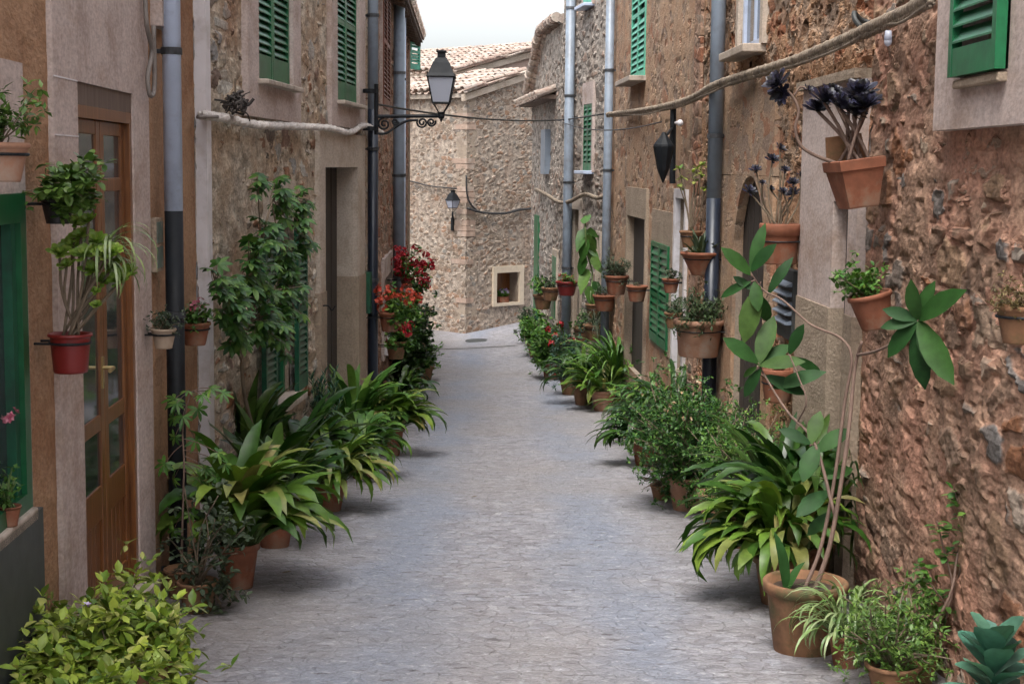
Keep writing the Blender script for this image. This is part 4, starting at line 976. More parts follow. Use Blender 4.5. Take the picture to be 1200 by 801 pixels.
PLASTIC_K = flat('black_plastic_pot', (.018,.016,.016), .45, .2, 9, .2); BEIGE = flat('beige_clay', (.40,.30,.22), .85, .16, 9, .35)
SOIL = flat('potting_soil', (.06,.04,.028), .95, .3, 40, .8)
G_DEEPM = leafmat('umbrella_leaves', [(.024,.08,.018), (.04,.12,.02), (.07,.165,.03), (.028,.10,.02), (.11,.21,.04)], .45, .4)
G_RUBBER = leafmat('rubber_leaves', [(.014,.055,.012), (.022,.075,.016), (.038,.10,.02), (.018,.065,.018), (.07,.13,.03)], .55, .2, .06)
G_LIME = leafmat('lime_rosettes', [(.24,.40,.05), (.32,.48,.07), (.18,.32,.04), (.42,.54,.11)], .45)
STEM_K = flat('dark_dry_stems', (.06,.05,.045), .8, .5, 30, .4)
G_TEAL = leafmat('teal_succulent_leaves', [(.06,.18,.13), (.09,.23,.16), (.13,.28,.19), (.05,.14,.09)], .5, .3)
def basis(d, up=UP):
    d = d.normalized(); s = d.cross(up)
    if s.length < 1e-3: s = d.cross(Vector((1,0,0)))
    s.normalize(); return d, s, s.cross(d).normalized()
def sph(az, el): return Vector((math.cos(az)*math.cos(el), math.sin(az)*math.cos(el), math.sin(el)))
def strap(mb, p, az, el, L, W, droop, rnd, n=7, fold=.18, twist=0., wf=None, tipstart=.0):
    """long arching blade"""
    q = Vector(p); vs = []; e = el; side0 = Vector((-math.sin(az), math.cos(az), 0)); st = L/n; a = az
    for i in range(n+1):
        t = i/n; w = W*.5*(wf(t) if wf else max(.02, math.sin(PI*min(1, (t*.93+.07)))**.65*(1-.25*t)))
        d = sph(a, e); s = Vector((-math.sin(a), math.cos(a), 0)); nn = s.cross(d)
        tw = twist*t; s2 = s*math.cos(tw)+nn*math.sin(tw); n2 = s2.cross(d)
        vs += [q-s2*w-n2*0, q+(-n2)*(-fold*w), q+s2*w]
        vs[-2] = q+n2*(-fold*w)*(-1 if n2.z < 0 else 1)
        q = q+d*st; e -= droop/n*(1+t*.8); a += rnd.uniform(-.03, .03)
    fs = []
    for i in range(n):
        b = i*3; fs += [(b, b+1, b+4, b+3), (b+1, b+2, b+5, b+4)]
    mb.add(vs, fs); return q
def leaf(mb, p, d, up, L, W, curl=.15, fold=.15, pts=((0,.05),(.25,.8),(.55,1.),(.82,.6),(1,.03))):
    d, s, u = basis(d, up); vs = []; k = len(pts)
    for t, w in pts:
        c = p+d*(L*t)-u*(curl*L*t*t); ww = W*.5*w
        vs += [c-s*ww+u*(fold*ww), c, c+s*ww+u*(fold*ww)]
    fs = []
    for i in range(k-1): b = i*3; fs += [(b, b+1, b+4, b+3), (b+1, b+2, b+5, b+4)]
    mb.add(vs, fs)
SMALL = ((0,.1),(.4,1.),(1,.05))
ROUND = ((0,.2),(.3,.9),(.65,1.),(1,.35))
def palm_leaf(mb, p, d, up, L, n=7, w=.3, rnd=random):
    d, s, u = basis(d, up); 
    for i in range(n):
        a = (i-(n-1)/2)*R(290/n); dd = d*math.cos(a)+s*math.sin(a)-u*.15
        leaf(mb, p, dd, u, L*(1-.25*abs(i-(n-1)/2)/((n-1)/2))*rnd.uniform(.85,1.1), L*w, .25, .2, ((0,.12),(.5,1.),(.8,.7),(1,.05)))
def rosette(mb, c, ax, r, n, rnd, wid=.42, cup=.5):
    ax, s, u = basis(ax, Vector((.1,.2,1)))
    for i in range(n):
        t = i/n; a = i*2.39996; e = R(12+68*t)*cup*1.4+rnd.uniform(-.08,.08); out = s*math.cos(a)+u*math.sin(a)
        d = out*math.cos(e)+ax*math.sin(e); L = r*(1-.55*t)*rnd.uniform(.9,1.1)
        leaf(mb, c+ax*(r*.12*t), d, ax, L, L*wid, -.12, .25, ((0,.25),(.45,.65),(.8,1.),(1,.25)))
def ball_pts(n, c, r, rnd, shell=.5, flat_=.0):
    out = []
    for i in range(n):
        while 1:
            v = Vector((rnd.uniform(-1,1), rnd.uniform(-1,1), rnd.uniform(-1,1)))
            if shell*.9 < v.length < 1: break
        out.append((c+Vector((v.x*r[0], v.y*r[1], v.z*r[2])), v))
    return out
def bush(fm, sm, base, c, r, n, L, W, rnd, twigs=14, shell=.35, clump=7, pts=SMALL, up=.5, lump=.3, stemr=.006):
    """twigs from the base; leaf clumps at and along them, an uneven outline with gaps"""
    tips = []
    for (p, v) in ball_pts(twigs, c, r, rnd, .45):
        q = p+Vector((rnd.uniform(-1,1)*r[0], rnd.uniform(-1,1)*r[1], rnd.uniform(-1,1)*r[2]))*lump
        mid = base.lerp(q, .5)+Vector((rnd.uniform(-.15,.15)*r[0], rnd.uniform(-.15,.15)*r[1], .15*r[2]))
        P = path_smooth([base+Vector((rnd.uniform(-.02,.02), rnd.uniform(-.02,.02), 0)), mid, q], 4)
        sm.tube(P, [stemr*(1-.6*i/len(P)) for i in range(len(P))], 5); tips.append((P, v))
    for i in range(n):
        P, v = tips[rnd.randrange(len(tips))]
        t = rnd.betavariate(2.6, 1.0); k = min(len(P)-2, int(t*(len(P)-1))); p = P[k].lerp(P[k+1], rnd.random())
        j = .16*min(r)+.01; c0 = p+Vector((rnd.gauss(0, j), rnd.gauss(0, j), rnd.gauss(0, j)))
        for q in range(clump):
            d = Vector((rnd.gauss(0,1), rnd.gauss(0,1), rnd.gauss(0,.7)+up*.5)).normalized()
            ll = L*rnd.uniform(.65, 1.25)
            leaf(fm, c0+d*.004, d, Vector((rnd.uniform(-.4,.4), rnd.uniform(-.4,.4), 1)), ll, W*ll/L, rnd.uniform(.05,.4), rnd.uniform(.05,.35), pts)
def pot(root, c, r, h, mat, rim=.16, taper=.68, tilt=None, name='pot'):
    """terracotta pot; c is the centre of its base"""
    mb = MB(); rb = r*taper; zr = h*(1-rim)
    mb.lathe([(.0001,0), (rb*.96,0), (rb,.008), (r*.93, zr-.004), (r*.94, zr), (r*1.03, zr+.004), (r*1.04, h-.008), (r*1.0, h), (r*.9, h-.004), (r*.88, h*.86), (.0001, h*.86)], 28, (0,0,0), .006)
    s = MB(); k = 14; vs = [(0,0,h*.875)]+[(r*.885*math.cos(2*PI*j/k), r*.885*math.sin(2*PI*j/k), h*.87+.004*math.sin(j*5)) for j in range(k)]
    s.add(vs, [(0, j+1, (j+1) % k+1) for j in range(k)])
    T = Matrix.Translation(c) @ (tilt if tilt else Matrix())
    for m_ in (mb, s): m_.v = [tuple(T @ Vector(v)) for v in m_.v]
    o = mb.build(name, mat, root, True); s.build('soil', SOIL, o); return o, T @ Vector((0,0,h*.88))
_seed = [100]
def nseed(): _seed[0] += 1; return random.Random(_seed[0])
def plant_root(label, cat, pos, group, name='potted_plant'):
    return empty(name, tuple(pos), label, cat, group)
def finish(root, fm=None, fmat=None, sm=None, smat=None, fl=None, flmat=None, fname='foliage'):
    if fm and fm.v: fm.build(fname, fmat, root, True)
    if sm and sm.v: sm.build('stems', smat or STEM, root, True)
    if fl and fl.v:
        mk = fl.marks+[(len(fl.v), len(fl.f))]
        for (v0, f0), (v1, f1) in zip(mk, mk[1:]):
            q = MB(); q.v = fl.v[v0:v1]; q.f = [tuple(i-v0 for i in f) for f in fl.f[f0:f1]]; q.m = [0]*len(q.f); q.build('flower_head', flmat, root)
def mpp(p): return ((p-EYE).dot(Vector((0, math.cos(PITCH), -math.sin(PITCH)))))/FPX
def flowers(mb, c, r, n, rnd, s=.014):
    mb.marks = getattr(mb, 'marks', [])+[(len(mb.v), len(mb.f))]
    for i in range(n):
        v = sph(rnd.uniform(0, 2*PI), rnd.uniform(-.6, 1.4)); p = c+v*r*rnd.uniform(.6,1)
        _, a, b = basis(v)
        for k in range(5):
            w = 2*PI*k/5+rnd.random()*.3; d = a*math.cos(w)+b*math.sin(w)+v*.3; leaf(mb, p, d, v, s*1.2, s, -.1, .1, SMALL)
GG = 'potted plants standing along the lane'; GW = 'flowerpots hung on the house walls'
def aspidistra(label, px, py, potr, poth, n, L, W, pmat=None, mat=None, droop=1.9, lean=None, seedn=None, elr=(40, 88), group=GG, name='potted_plant', cat='potted plant', spread=.5, p=None, minz=None, wall=None):
    rnd = random.Random(seedn) if seedn else nseed()
    p = p or gp(px, py); root = plant_root(label, cat, p, group, name)
    o, top = pot(root, p, potr, poth, pmat or TERRA); fm = MB(); sm = MB()
    for i in range(n):
        az = rnd.uniform(0, 2*PI)
        if lean is not None and rnd.random() < .45: az = lean+rnd.gauss(0, .8)
        el = R(rnd.uniform(*elr)); rr_ = potr*.8*math.sqrt(rnd.random()); b = top+Vector((math.cos(az)*rr_, math.sin(az)*rr_, 0))
        l = L*rnd.uniform(.65, 1.15); pet = l*rnd.uniform(.15, .45)
        d = sph(az, min(el+.15, R(89))); e = b+d*pet; sm.tube([b, e], .003, 4)
        strap(fm, e, az, el, l-pet*.5, W*rnd.uniform(.75, 1.15), droop*rnd.uniform(.55, 1.3), rnd, twist=rnd.uniform(-.7,.7), fold=.25)
    k = len(fm.v)
    def lim(v):
        g = ground_z(v[0], v[1])+.02
        x = v[0]
        if wall is not None:
            x = max(x, wall) if wall < 0 else min(x, wall)
        return (x, v[1], max(v[2], g))
    fm.v = [lim(v) for v in fm.v]
    finish(root, fm, mat or G_STRAP, sm, STEM_G); return root
# ---- left, standing on the lane
aspidistra('big broad-leaved aspidistra spilling yellowish blades over a small terracotta pot by the pale duct', 279, 688, .115, .25, 135, .58, .125, seedn=5, lean=.2, elr=(35, 89), droop=1.7, wall=-1.86)
aspidistra('dark tall aspidistra behind the yellowish one, its pot hidden', 322, 640, .13, .24, 66, .60, .10, seedn=7, mat=G_DEEP, elr=(55,89), droop=1.1, wall=-1.82)
aspidistra('bushy green lily clump with glossy narrow blades below the doorstep window', 385, 598, .13, .22, 130, .47, .065, seedn=9, mat=G_STRAP, elr=(25,85), lean=.2, droop=1.8)
aspidistra('dense aspidistra with bright midrib blades before the doorway hook', 425, 560, .12, .22, 87, .44, .07, seedn=10, mat=G_MID, elr=(30,88), lean=.3)
aspidistra('arching aspidistra in a terracotta pot beside the black downpipe', 457, 533, .135, .27, 116, .50, .085, seedn=12, mat=G_STRAP, elr=(30,88), lean=-.1, droop=1.7)
aspidistra('dark green aspidistra under the far sill, last before the cascading geraniums', 470, 492, .13, .26, 87, .42, .08, seedn=13, mat=G_DEEP, elr=(35,88), lean=-.1)
def euphorbia():
    p = gp(392, 560); p.x -= .12; root = plant_root('blue-green spurge with whorled narrow leaves beside the left doorway', 'potted plant', p, GG); o, top = pot(root, p, .12, .22, TERRA_M)
    fm, sm, rnd = MB(), MB(), nseed()
    for i in range(26):
        az = rnd.uniform(0, 2*PI); h = rnd.uniform(.35, .75); q = top+Vector((math.cos(az)*.2*rnd.random(), math.sin(az)*.22*rnd.random(), h)); sm.tube([top, top.lerp(q,.6)+Vector((0,0,.02)), q], .004, 5)
        for k in range(26):
            t = k/26; c = top.lerp(q, .45+.55*t); a = k*2.4; d = sph(a, R(20+50*t)); leaf(fm, c, d, UP, .075, .016, .2, .1, SMALL)
    finish(root, fm, G_BLUE, sm, STEM_G)
euphorbia()
def schefflera():
    p = gp(300, 640); p = Vector((-1.70, 8.05*K, ground_z(-1.70, 8.05*K))); root = plant_root('tall umbrella-leaved shrub climbing beside the left lower shuttered window', 'shrub', p, None, 'climbing_shrub')
    o, top = pot(root, p, .17, .3, TERRA_M); fm, sm, rnd = MB(), MB(), random.Random(21)
    def W(px, py, o): return L2.at(px, py, o)
    spine = [top, W(288, 470, .15), W(285, 400, .15), W(300, 330, .2), W(312, 260, .25), W(325, 222, .25)]
    P = path_smooth(spine, 8); sm.tube(P, [.016-.011*i/len(P) for i in range(len(P))], 8)
    blobs = [((300, 372), .26, 46), ((262, 350), .2, 26), ((330, 345), .22, 34), ((322, 392), .2, 24), ((290, 315), .22, 30), ((330, 300), .18, 20), ((305, 275), .16, 15), ((325, 240), .16, 16), ((320, 222), .13, 9), ((345, 262), .12, 11), ((268, 395), .15, 12), ((348, 238), .15, 16), ((352, 285), .14, 14), ((250, 335), .14, 13), ((300, 222), .10, 7), ((262, 372), .15, 14)]
    for (q, r, n) in blobs:
        c = W(q[0], q[1], .24); k = min(range(len(P)), key=lambda i: (P[i]-c).length); s0 = P[max(0, k-3)]
        for i in range(n):
            v = sph(rnd.uniform(0,2*PI), rnd.uniform(-.9,1.3))*r*rnd.uniform(.35,1); e = c+Vector((abs(v.x)*.8-.05*r if v.x < 0 else v.x*.9, v.y, v.z))
            e.x = max(e.x, c.x-.17)
            if i % 4 == 0: sm.tube(path_smooth([s0, s0.lerp(c, .6)+Vector((0,0,.03)), e], 3), .0035, 4)
            else: sm.tube([c.lerp(e, .35), e], .002, 4)
            d = (e-c); d.z *= .4; d.z -= .02; palm_leaf(fm, e, d, Vector((.25, -.5, 1)), rnd.uniform(.065, .105), 7, .36, rnd)
    finish(root, fm, G_DEEPM, sm, STEM)
schefflera()
def palmate_small():
    p = gp(213, 700); root = plant_root('slender seedling with star-shaped pale green leaves before the black pipe', 'potted plant', p, GG); o, top = pot(root, p, .09, .16, TERRA_M)
    fm, sm, rnd = MB(), MB(), random.Random(31); dz = mpp(p)
    def Q(px, py): 
        d = ray(px, py); return EYE+d*(p.y/d.y)+Vector((0, rnd.uniform(-.06,.06), 0))
    S = path_smooth([top, Q(217, 600), Q(218, 540), Q(215, 500), Q(222, 460)], 6); sm.tube(S, [.007-.004*i/len(S) for i in range(len(S))], 6)
    for (x, y) in ((222,456),(237,462),(206,466),(216,486),(202,490),(230,480),(204,512),(228,515),(196,540),(202,562),(232,560),(242,548),(262,545),(252,560),(240,572),(204,620),(215,585),(226,600),(255,530),(210,470),(246,455),(258,462)):
        e = Q(x, y); k = min(range(len(S)), key=lambda i: (S[i]-e+Vector((0,0,-.08))).length); sm.tube(path_smooth([S[k], S[k].lerp(e,.5)+Vector((0,0,.01)), e], 3), .0022, 4)
        palm_leaf(fm, e, (e-S[k])+Vector((.01,-.03,-.02)), Vector((.2,-.7,1)), rnd.uniform(.055,.08), 7, .26, rnd)
    finish(root, fm, G_MID, sm, STEM_P)
palmate_small()
def bush_plant(label, p, potr, poth, c, r, n, L, W, fmat, pmat=None, twigs=16, flw=None, cat='potted plant', name='potted_plant', group=GG, clump=7, pts=SMALL, smat=None, seedn=None, xwall=None, nopot=False, flr=.03, flsz=.014, up=.5, lump=.3, shell=.35):
    rnd = random.Random(seedn) if seedn else nseed(); root = plant_root(label, cat, p, group, name)
    if nopot: top = Vector(p)
    else: o, top = pot(root, p, potr, poth, pmat or TERRA)
    fm, sm, fl = MB(), MB(), MB(); bush(fm, sm, top, top+Vector(c), r, n, L, W, rnd, twigs, shell, clump, pts, up, lump)
    if flw:
        for (q, v) in ball_pts(flw[1], top+Vector(c), r, rnd, .75): flowers(fl, q, flr, flw[2] if len(flw) > 2 else 3, rnd, flsz)
    def lim(v):
        x = v[0]
        if xwall is not None: x = max(x, xwall) if xwall < 0 else min(x, xwall)
        return (x, v[1], max(v[2], ground_z(v[0], v[1])+.01))
    for m_ in (fm, sm, fl): m_.v = [lim(v) for v in m_.v]
    finish(root, fm, fmat, sm, smat or STEM, fl, flw[0] if flw else None); return root
bush_plant('grey-green jade bush sprawling round the foot of the wall left of the pots', gp(232, 716), .10, .16, (.02, .0, .14), (.24, .2, .30), 150, .035, .022, G_GREY, TERRA_M, 22, pts=ROUND, seedn=41, clump=6, xwall=-1.84)
bush_plant('yellow-green leafy bush filling the corner below the wooden door', Vector((-1.40, 4.0*K, ground_z(-1.40, 4.0*K))), .2, .3, (-.10, .05, .03), (.37, .62, .22), 1150, .052, .027, G_LIGHT, TERRA_M, 60, flw=(F_LILAC, 3, 2), seedn=42, clump=5, pts=((0,.1),(.3,.85),(.6,1.),(1,.05)), up=.9, xwall=-1.70)
# cascade below the far geraniums
bush_plant('tall dark creeper cascading below the red geraniums on the far left house', Vector((-1.50, 15.6*K, ground_z(-1.5, 15.6*K))), .18, .3, (.06, .2, .62), (.36, 1.6, .66), 1000, .06, .045, G_DEEP, TERRA_M, 50, seedn=43, flw=(F_CREAM, 5, 2), pts=ROUND, name='creeper', cat='creeper')
bush_plant('low leafy pot under the far end of the dark creeper', gp(497, 446), .15, .25, (.0, .0, .2), (.3, .4, .34), 190, .06, .045, G_MID, TERRA_M, 22, seedn=44)
aspidistra('upright deep green aspidistra rising against the rubble wall below the shuttered window', 285, 610, .15, .28, 60, .62, .12, seedn=6, mat=G_DEEP, elr=(68,89), droop=.9, wall=-1.84)
aspidistra('shadowy broad-leaved plant in the row below the lower left window sill', 350, 590, .15, .26, 80, .6, .10, seedn=8, mat=G_DEEP, elr=(40,89), droop=1.5, wall=-1.80)
aspidistra('tall mid green leafy plant by the left doorstep under the iron hook', 415, 535, .15, .26, 70, .62, .09, seedn=11, mat=G_MID, elr=(50,89), droop=1.3, wall=-1.72)
aspidistra('dark leafy clump filling the kerb between the rose bush and the fern-like plant', 790, 540, .15, .26, 90, .70, .06, seedn=60, mat=G_DEEP, elr=(40,89), wall=1.72)
aspidistra('deep green blades rising behind the big drooping aspidistra on the right', 915, 665, .15, .26, 70, .66, .08, seedn=59, mat=G_DEEP, elr=(55,89), droop=1.3, wall=1.8)
# ---- right, standing on the lane
def big_pot_tree():
    p = gp(941, 762); root = plant_root('mossy terracotta pot with a leaning rubber plant trunk whose glossy leaves reach along the wall', 'rubber plant', p, GG)
    o, top = pot(root, p, .185, .33, TERRA_M, taper=.72); fm, sm, rnd = MB(), MB(), random.Random(51)
    def X(px, py, y):
        u = ray(px, py).x/ray(px, py).y
        return at_y(px, py, min(y, 1.74/u) if u > 0 else y)
    y = top.y
    T1 = path_smooth([top+Vector((.04,.0,-.02)), X(972, 640, y+.02), X(985, 570, y+.05), X(995, 500, y+.1), X(1002, 430, y+.15), X(1010, 400, y+.1)], 8)
    sm.tube(T1, [.012-.005*i/len(T1) for i in range(len(T1))], 8)
    T2 = path_smooth([top+Vector((.0,.03,-.02)), X(962, 640, y+.08), X(978, 560, y+.12), X(990, 470, y+.16), X(998, 420, y+.15), X(985, 396, y+.2), X(950, 380, y+.3), X(918, 352, y+.4), X(895, 340, y+.5), X(880, 320, y+.5)], 8)
    sm.tube(T2, [.010-.0065*i/len(T2) for i in range(len(T2))], 7)
    T3 = path_smooth([T1[12], X(955, 520, y+.2), X(925, 485, y+.3), X(905, 455, y+.4), X(888, 425, y+.5)], 6); sm.tube(T3, [.009-.005*i/len(T3) for i in range(len(T3))], 6)
    T4 = path_smooth([T1[-6], X(1030, 410, y-.1), X(1062, 392, y-.35), X(1076, 375, y-.5)], 6); sm.tube(T4, [.008-.004*i/len(T4) for i in range(len(T4))], 6)
    T5 = path_smooth([T3[10], X(945, 470, y+.2), X(935, 440, y+.3), X(925, 415, y+.35)], 5); sm.tube(T5, .004, 5)
    BIG = ((0,.12),(.15,.55),(.4,.95),(.6,1.),(.82,.7),(1,.04))
    def lf(px0, py0, px1, py1, Yo, W=.42, dy=0., nrm=(-.3,-.9,.6), curl=.1):
        a = X(px0, py0, y+Yo); b = X(px1, py1, y+Yo+dy); leaf(fm, a, b-a, Vector(nrm), (b-a).length, (b-a).length*W*.9, curl+rnd.uniform(0,.15), .22, BIG); sm.tube([a-(b-a)*.08, a], .003, 4)
    # tip rosette against the pink rubble wall
    c = (1076, 375)
    for (dx, dy_, w) in ((14,-44,.40),(-12,-40,.42),(42,-36,.36),(-40,-14,.42),(-40,40,.44),(2,82,.36),(36,70,.36),(-44,6,.4),(14,-20,.4),(22,60,.4)): lf(c[0], c[1], c[0]+dx, c[1]+dy_, -.5, w, rnd.uniform(-.1,.02), (-.6,-.8,.4), .12)
    # leaves on the long branch over the arch
    for (a, b_, c2, d_, w) in ((880,318,893,262,.3),(880,318,905,285,.42),(880,322,850,290,.4),(880,330,842,345,.34),(884,330,888,362,.5),(890,335,868,400,.42),(900,345,925,300,.3),(885,342,905,380,.4),(882,340,860,322,.4)): lf(a, b_, c2, d_, .5, w, rnd.uniform(-.1,.05))
    for (a, b_, c2, d_, w) in ((888,425,850,395,.42),(888,428,905,368,.4),(890,428,940,420,.36),(895,440,945,460,.36),(892,432,870,465,.4),(890,430,925,400,.45),(905,455,965,432,.32),(925,415,940,380,.42),(925,418,968,436,.3),(888,430,868,440,.4)): lf(a, b_, c2, d_, .45, w, rnd.uniform(-.12,.05))
    for (a, b_, c2, d_, w) in ((950,520,915,500,.4),(950,520,960,480,.5),(955,530,995,500,.45),(960,545,925,560,.45),(965,560,1000,545,.5),(970,575,935,600,.45),(958,520,940,560,.5),(975,600,945,625,.45),(965,548,990,580,.5)): lf(a, b_, c2, d_, .2, w, rnd.uniform(-.12,.05))
    # one young upright blade in the pot
    strap(fm, top+Vector((-.09,-.02,0)), 2.2, R(86), .27, .075, .5, rnd); strap(fm, top+Vector((-.08,-.02,0)), .6, R(70), .16, .05, .8, rnd)
    finish(root, fm, G_RUBBER, sm, STEM_P)
big_pot_tree()
aspidistra('big aspidistra with long drooping blades left of the mossy pot', 915, 706, .15, .26, 174, .50, .085, seedn=61, mat=G_STRAP, elr=(25,89), lean=PI, droop=2.0, pmat=TERRA_M, wall=1.8)
aspidistra('darker aspidistra against the rough door jamb behind the mossy pot', 945, 690, .14, .26, 87, .66, .09, seedn=62, mat=G_DEEP, elr=(45,89), pmat=TERRA_M, wall=1.8)
aspidistra('pale striped spider plant in a small terracotta pot on the right kerb', 992, 780, .085, .15, 101, .30, .016, seedn=63, mat=G_VARIEG, elr=(20,88), droop=2.4, lean=PI)
bush_plant('feathery bright green herb in front of the pink rubble wall', gp(1045, 815), .11, .14, (.0, .0, .14), (.24, .3, .22), 420, .03, .012, G_LIGHTM, TERRA_M, 34, seedn=64, pts=SMALL, xwall=1.80)
bush_plant('light green clover-leaved clump between the herb and the wall', gp(1075, 792), .09, .12, (.05, .0, .15), (.18, .2, .20), 120, .035, .025, G_LIGHTM, TERRA_M, 18, seedn=65, pts=ROUND, xwall=1.80)
def wispy():
    p = gp(1118, 800); p.x = min(p.x, 1.70); root = plant_root('tall wispy young shrub with few oval leaves against the pink rubble', 'shrub', p, GG); o, top = pot(root, p, .1, .15, TERRA_M)
    fm, sm, rnd = MB(), MB(), random.Random(66); Y = p.y
    X = lambda px, py: at_y(px, py, Y+rnd.uniform(-.08,.05))
    stems = [[X(1112,700), X(1122,650), X(1135,610), X(1150,590), X(1190,585)], [X(1118,690), X(1128,640), X(1125,600), X(1118,575)], [X(1115,700), X(1105,640), X(1098,610)], [X(1118,690), X(1128,660), X(1145,640), X(1165,650)], [X(1110,720), X(1095,690), X(1075,660)]]
    for S in stems:
        P = path_smooth([top]+S, 5); sm.tube(P, [.007-.0045*i/len(P) for i in range(len(P))], 6)
        for q in range(22):
            k = rnd.randrange(int(len(P)*.45), len(P)); c = P[k]
            d = sph(rnd.uniform(0,2*PI), rnd.uniform(-.4,.9)); leaf(fm, c+d*.01, d, UP, rnd.uniform(.03,.05), rnd.uniform(.022,.032), .2, .15, ROUND)
    for (x, y_) in ((1180,590),(1190,588),(1175,583),(1120,590),(1130,600),(1110,622),(1098,650),(1090,665)):
        for q in range(5): d = sph(rnd.uniform(0,2*PI), rnd.uniform(-.4,.9)); leaf(fm, X(x, y_), d, UP, .045, .032, .2, .15, ROUND)
    finish(root, fm, G_MID, sm, STEM_P)
wispy()
def cabbagey():
    p = Vector((1.66, 5.1, ground_z(1.66, 5.1))); root = plant_root('blue-green broad-leaved succulent in the bottom right corner', 'potted plant', p, GG); o, top = pot(root, p, .13, .24, TERRA_M)
    fm, rnd = MB(), random.Random(67)
    for i in range(24):
        a = i*2.4; leaf(fm, top+Vector((0,0,.008*i)), sph(a, R(15+60*(i/24))), UP, rnd.uniform(.14,.2), rnd.uniform(.09,.12), .2, .3, ((0,.15),(.3,.7),(.65,1.),(.9,.7),(1,.2)))
    finish(root, fm, G_TEAL)
cabbagey()
bush_plant('rose bush of many tiny dark leaves with a few pale buds in a square-shouldered pot', gp(806, 597), .16, .26, (-.10, .1, .34), (.42, .8, .46), 2000, .034, .022, G_DEEPM, TERRA_P, 90, flw=(F_CREAM, 26, 2), seedn=71, clump=6, xwall=1.74, flr=.015)
bush_plant('trailing grey-leaved sprigs hanging over the kerb at the foot of the rose bush', gp(775, 585), .09, .12, (-.06, -.0, .10), (.17, .2, .14), 70, .024, .010, G_GREY, TERRA_M, 22, seedn=72, clump=5)
bush_plant('light feathery green shrub between the rose bush and the large aspidistra', gp(872, 640), .15, .26, (.06, .15, .30), (.34, .7, .42), 1100, .03, .016, G_MID, TERRA_M, 60, seedn=73, clump=6, xwall=1.74)
bush_plant('second terracotta pot with dark small-leaved growth at the arched doorway', gp(838, 612), .13, .22, (.1, .15, .26), (.28, .5, .36), 480, .032, .018, G_DEEPM, TERRA_P, 30, seedn=74, xwall=1.74)
aspidistra('bushy fern-like pot plant beneath the green louvred shutter', 765, 520, .15, .24, 159, .55, .045, seedn=75, mat=G_MID, elr=(25,88), lean=PI)
aspidistra('dark broad-bladed clump on the kerb just left of the rose bush', 757, 545, .14, .22, 101, .45, .075, seedn=76, mat=G_DEEP, elr=(20,80), lean=PI)
aspidistra('wide pale-edged lily leaves over a light terracotta pot', 707, 481, .17, .27, 66, .50, .10, seedn=77, mat=G_STRAP, elr=(20,70), droop=1.5, pmat=TERRA_P, lean=PI)
aspidistra('tall feathery palm-like plant in front of the dark doorway', 722, 478, .16, .26, 174, .85, .035, seedn=78, mat=G_MID, elr=(45,88), droop=1.6)
aspidistra('dark blue-green lily clump in a dark terracotta pot, second from the pale lily pot', 684, 474, .16, .27, 87, .60, .07, seedn=79, mat=G_DEEP, elr=(30,88), pmat=TERRA_M, droop=1.6)
bush_plant('blue-green bushy pot plant right of the red-flowered pot', gp(668, 462), .16, .25, (0, 0, .3), (.32, .4, .42), 330, .055, .03, G_BLUEM, TERRA_M, 40, seedn=80, flw=(F_RED, 3, 6))
bush_plant('bright green pot plant with scarlet bracts near the end of the right kerb', gp(646, 444), .16, .26, (0, 0, .28), (.36, .5, .38), 300, .09, .05, G_MID, TERRA, 40, seedn=81, flw=(F_RED, 6, 9), flr=.05, flsz=.03)
bush_plant('leafy clump at the far end of the right kerb below the green door', gp(629, 418), .18, .26, (0, 0, .25), (.34, .6, .36), 260, .08, .045, G_MID, TERRA_M, 34, seedn=82)
bush_plant('pale small-leaved pot plant, last on the right before the lane bends', gp(622, 402), .16, .25, (0, 0, .2), (.28, .5, .3), 170, .07, .04, G_GREY, TERRA_M, 26, seedn=83)
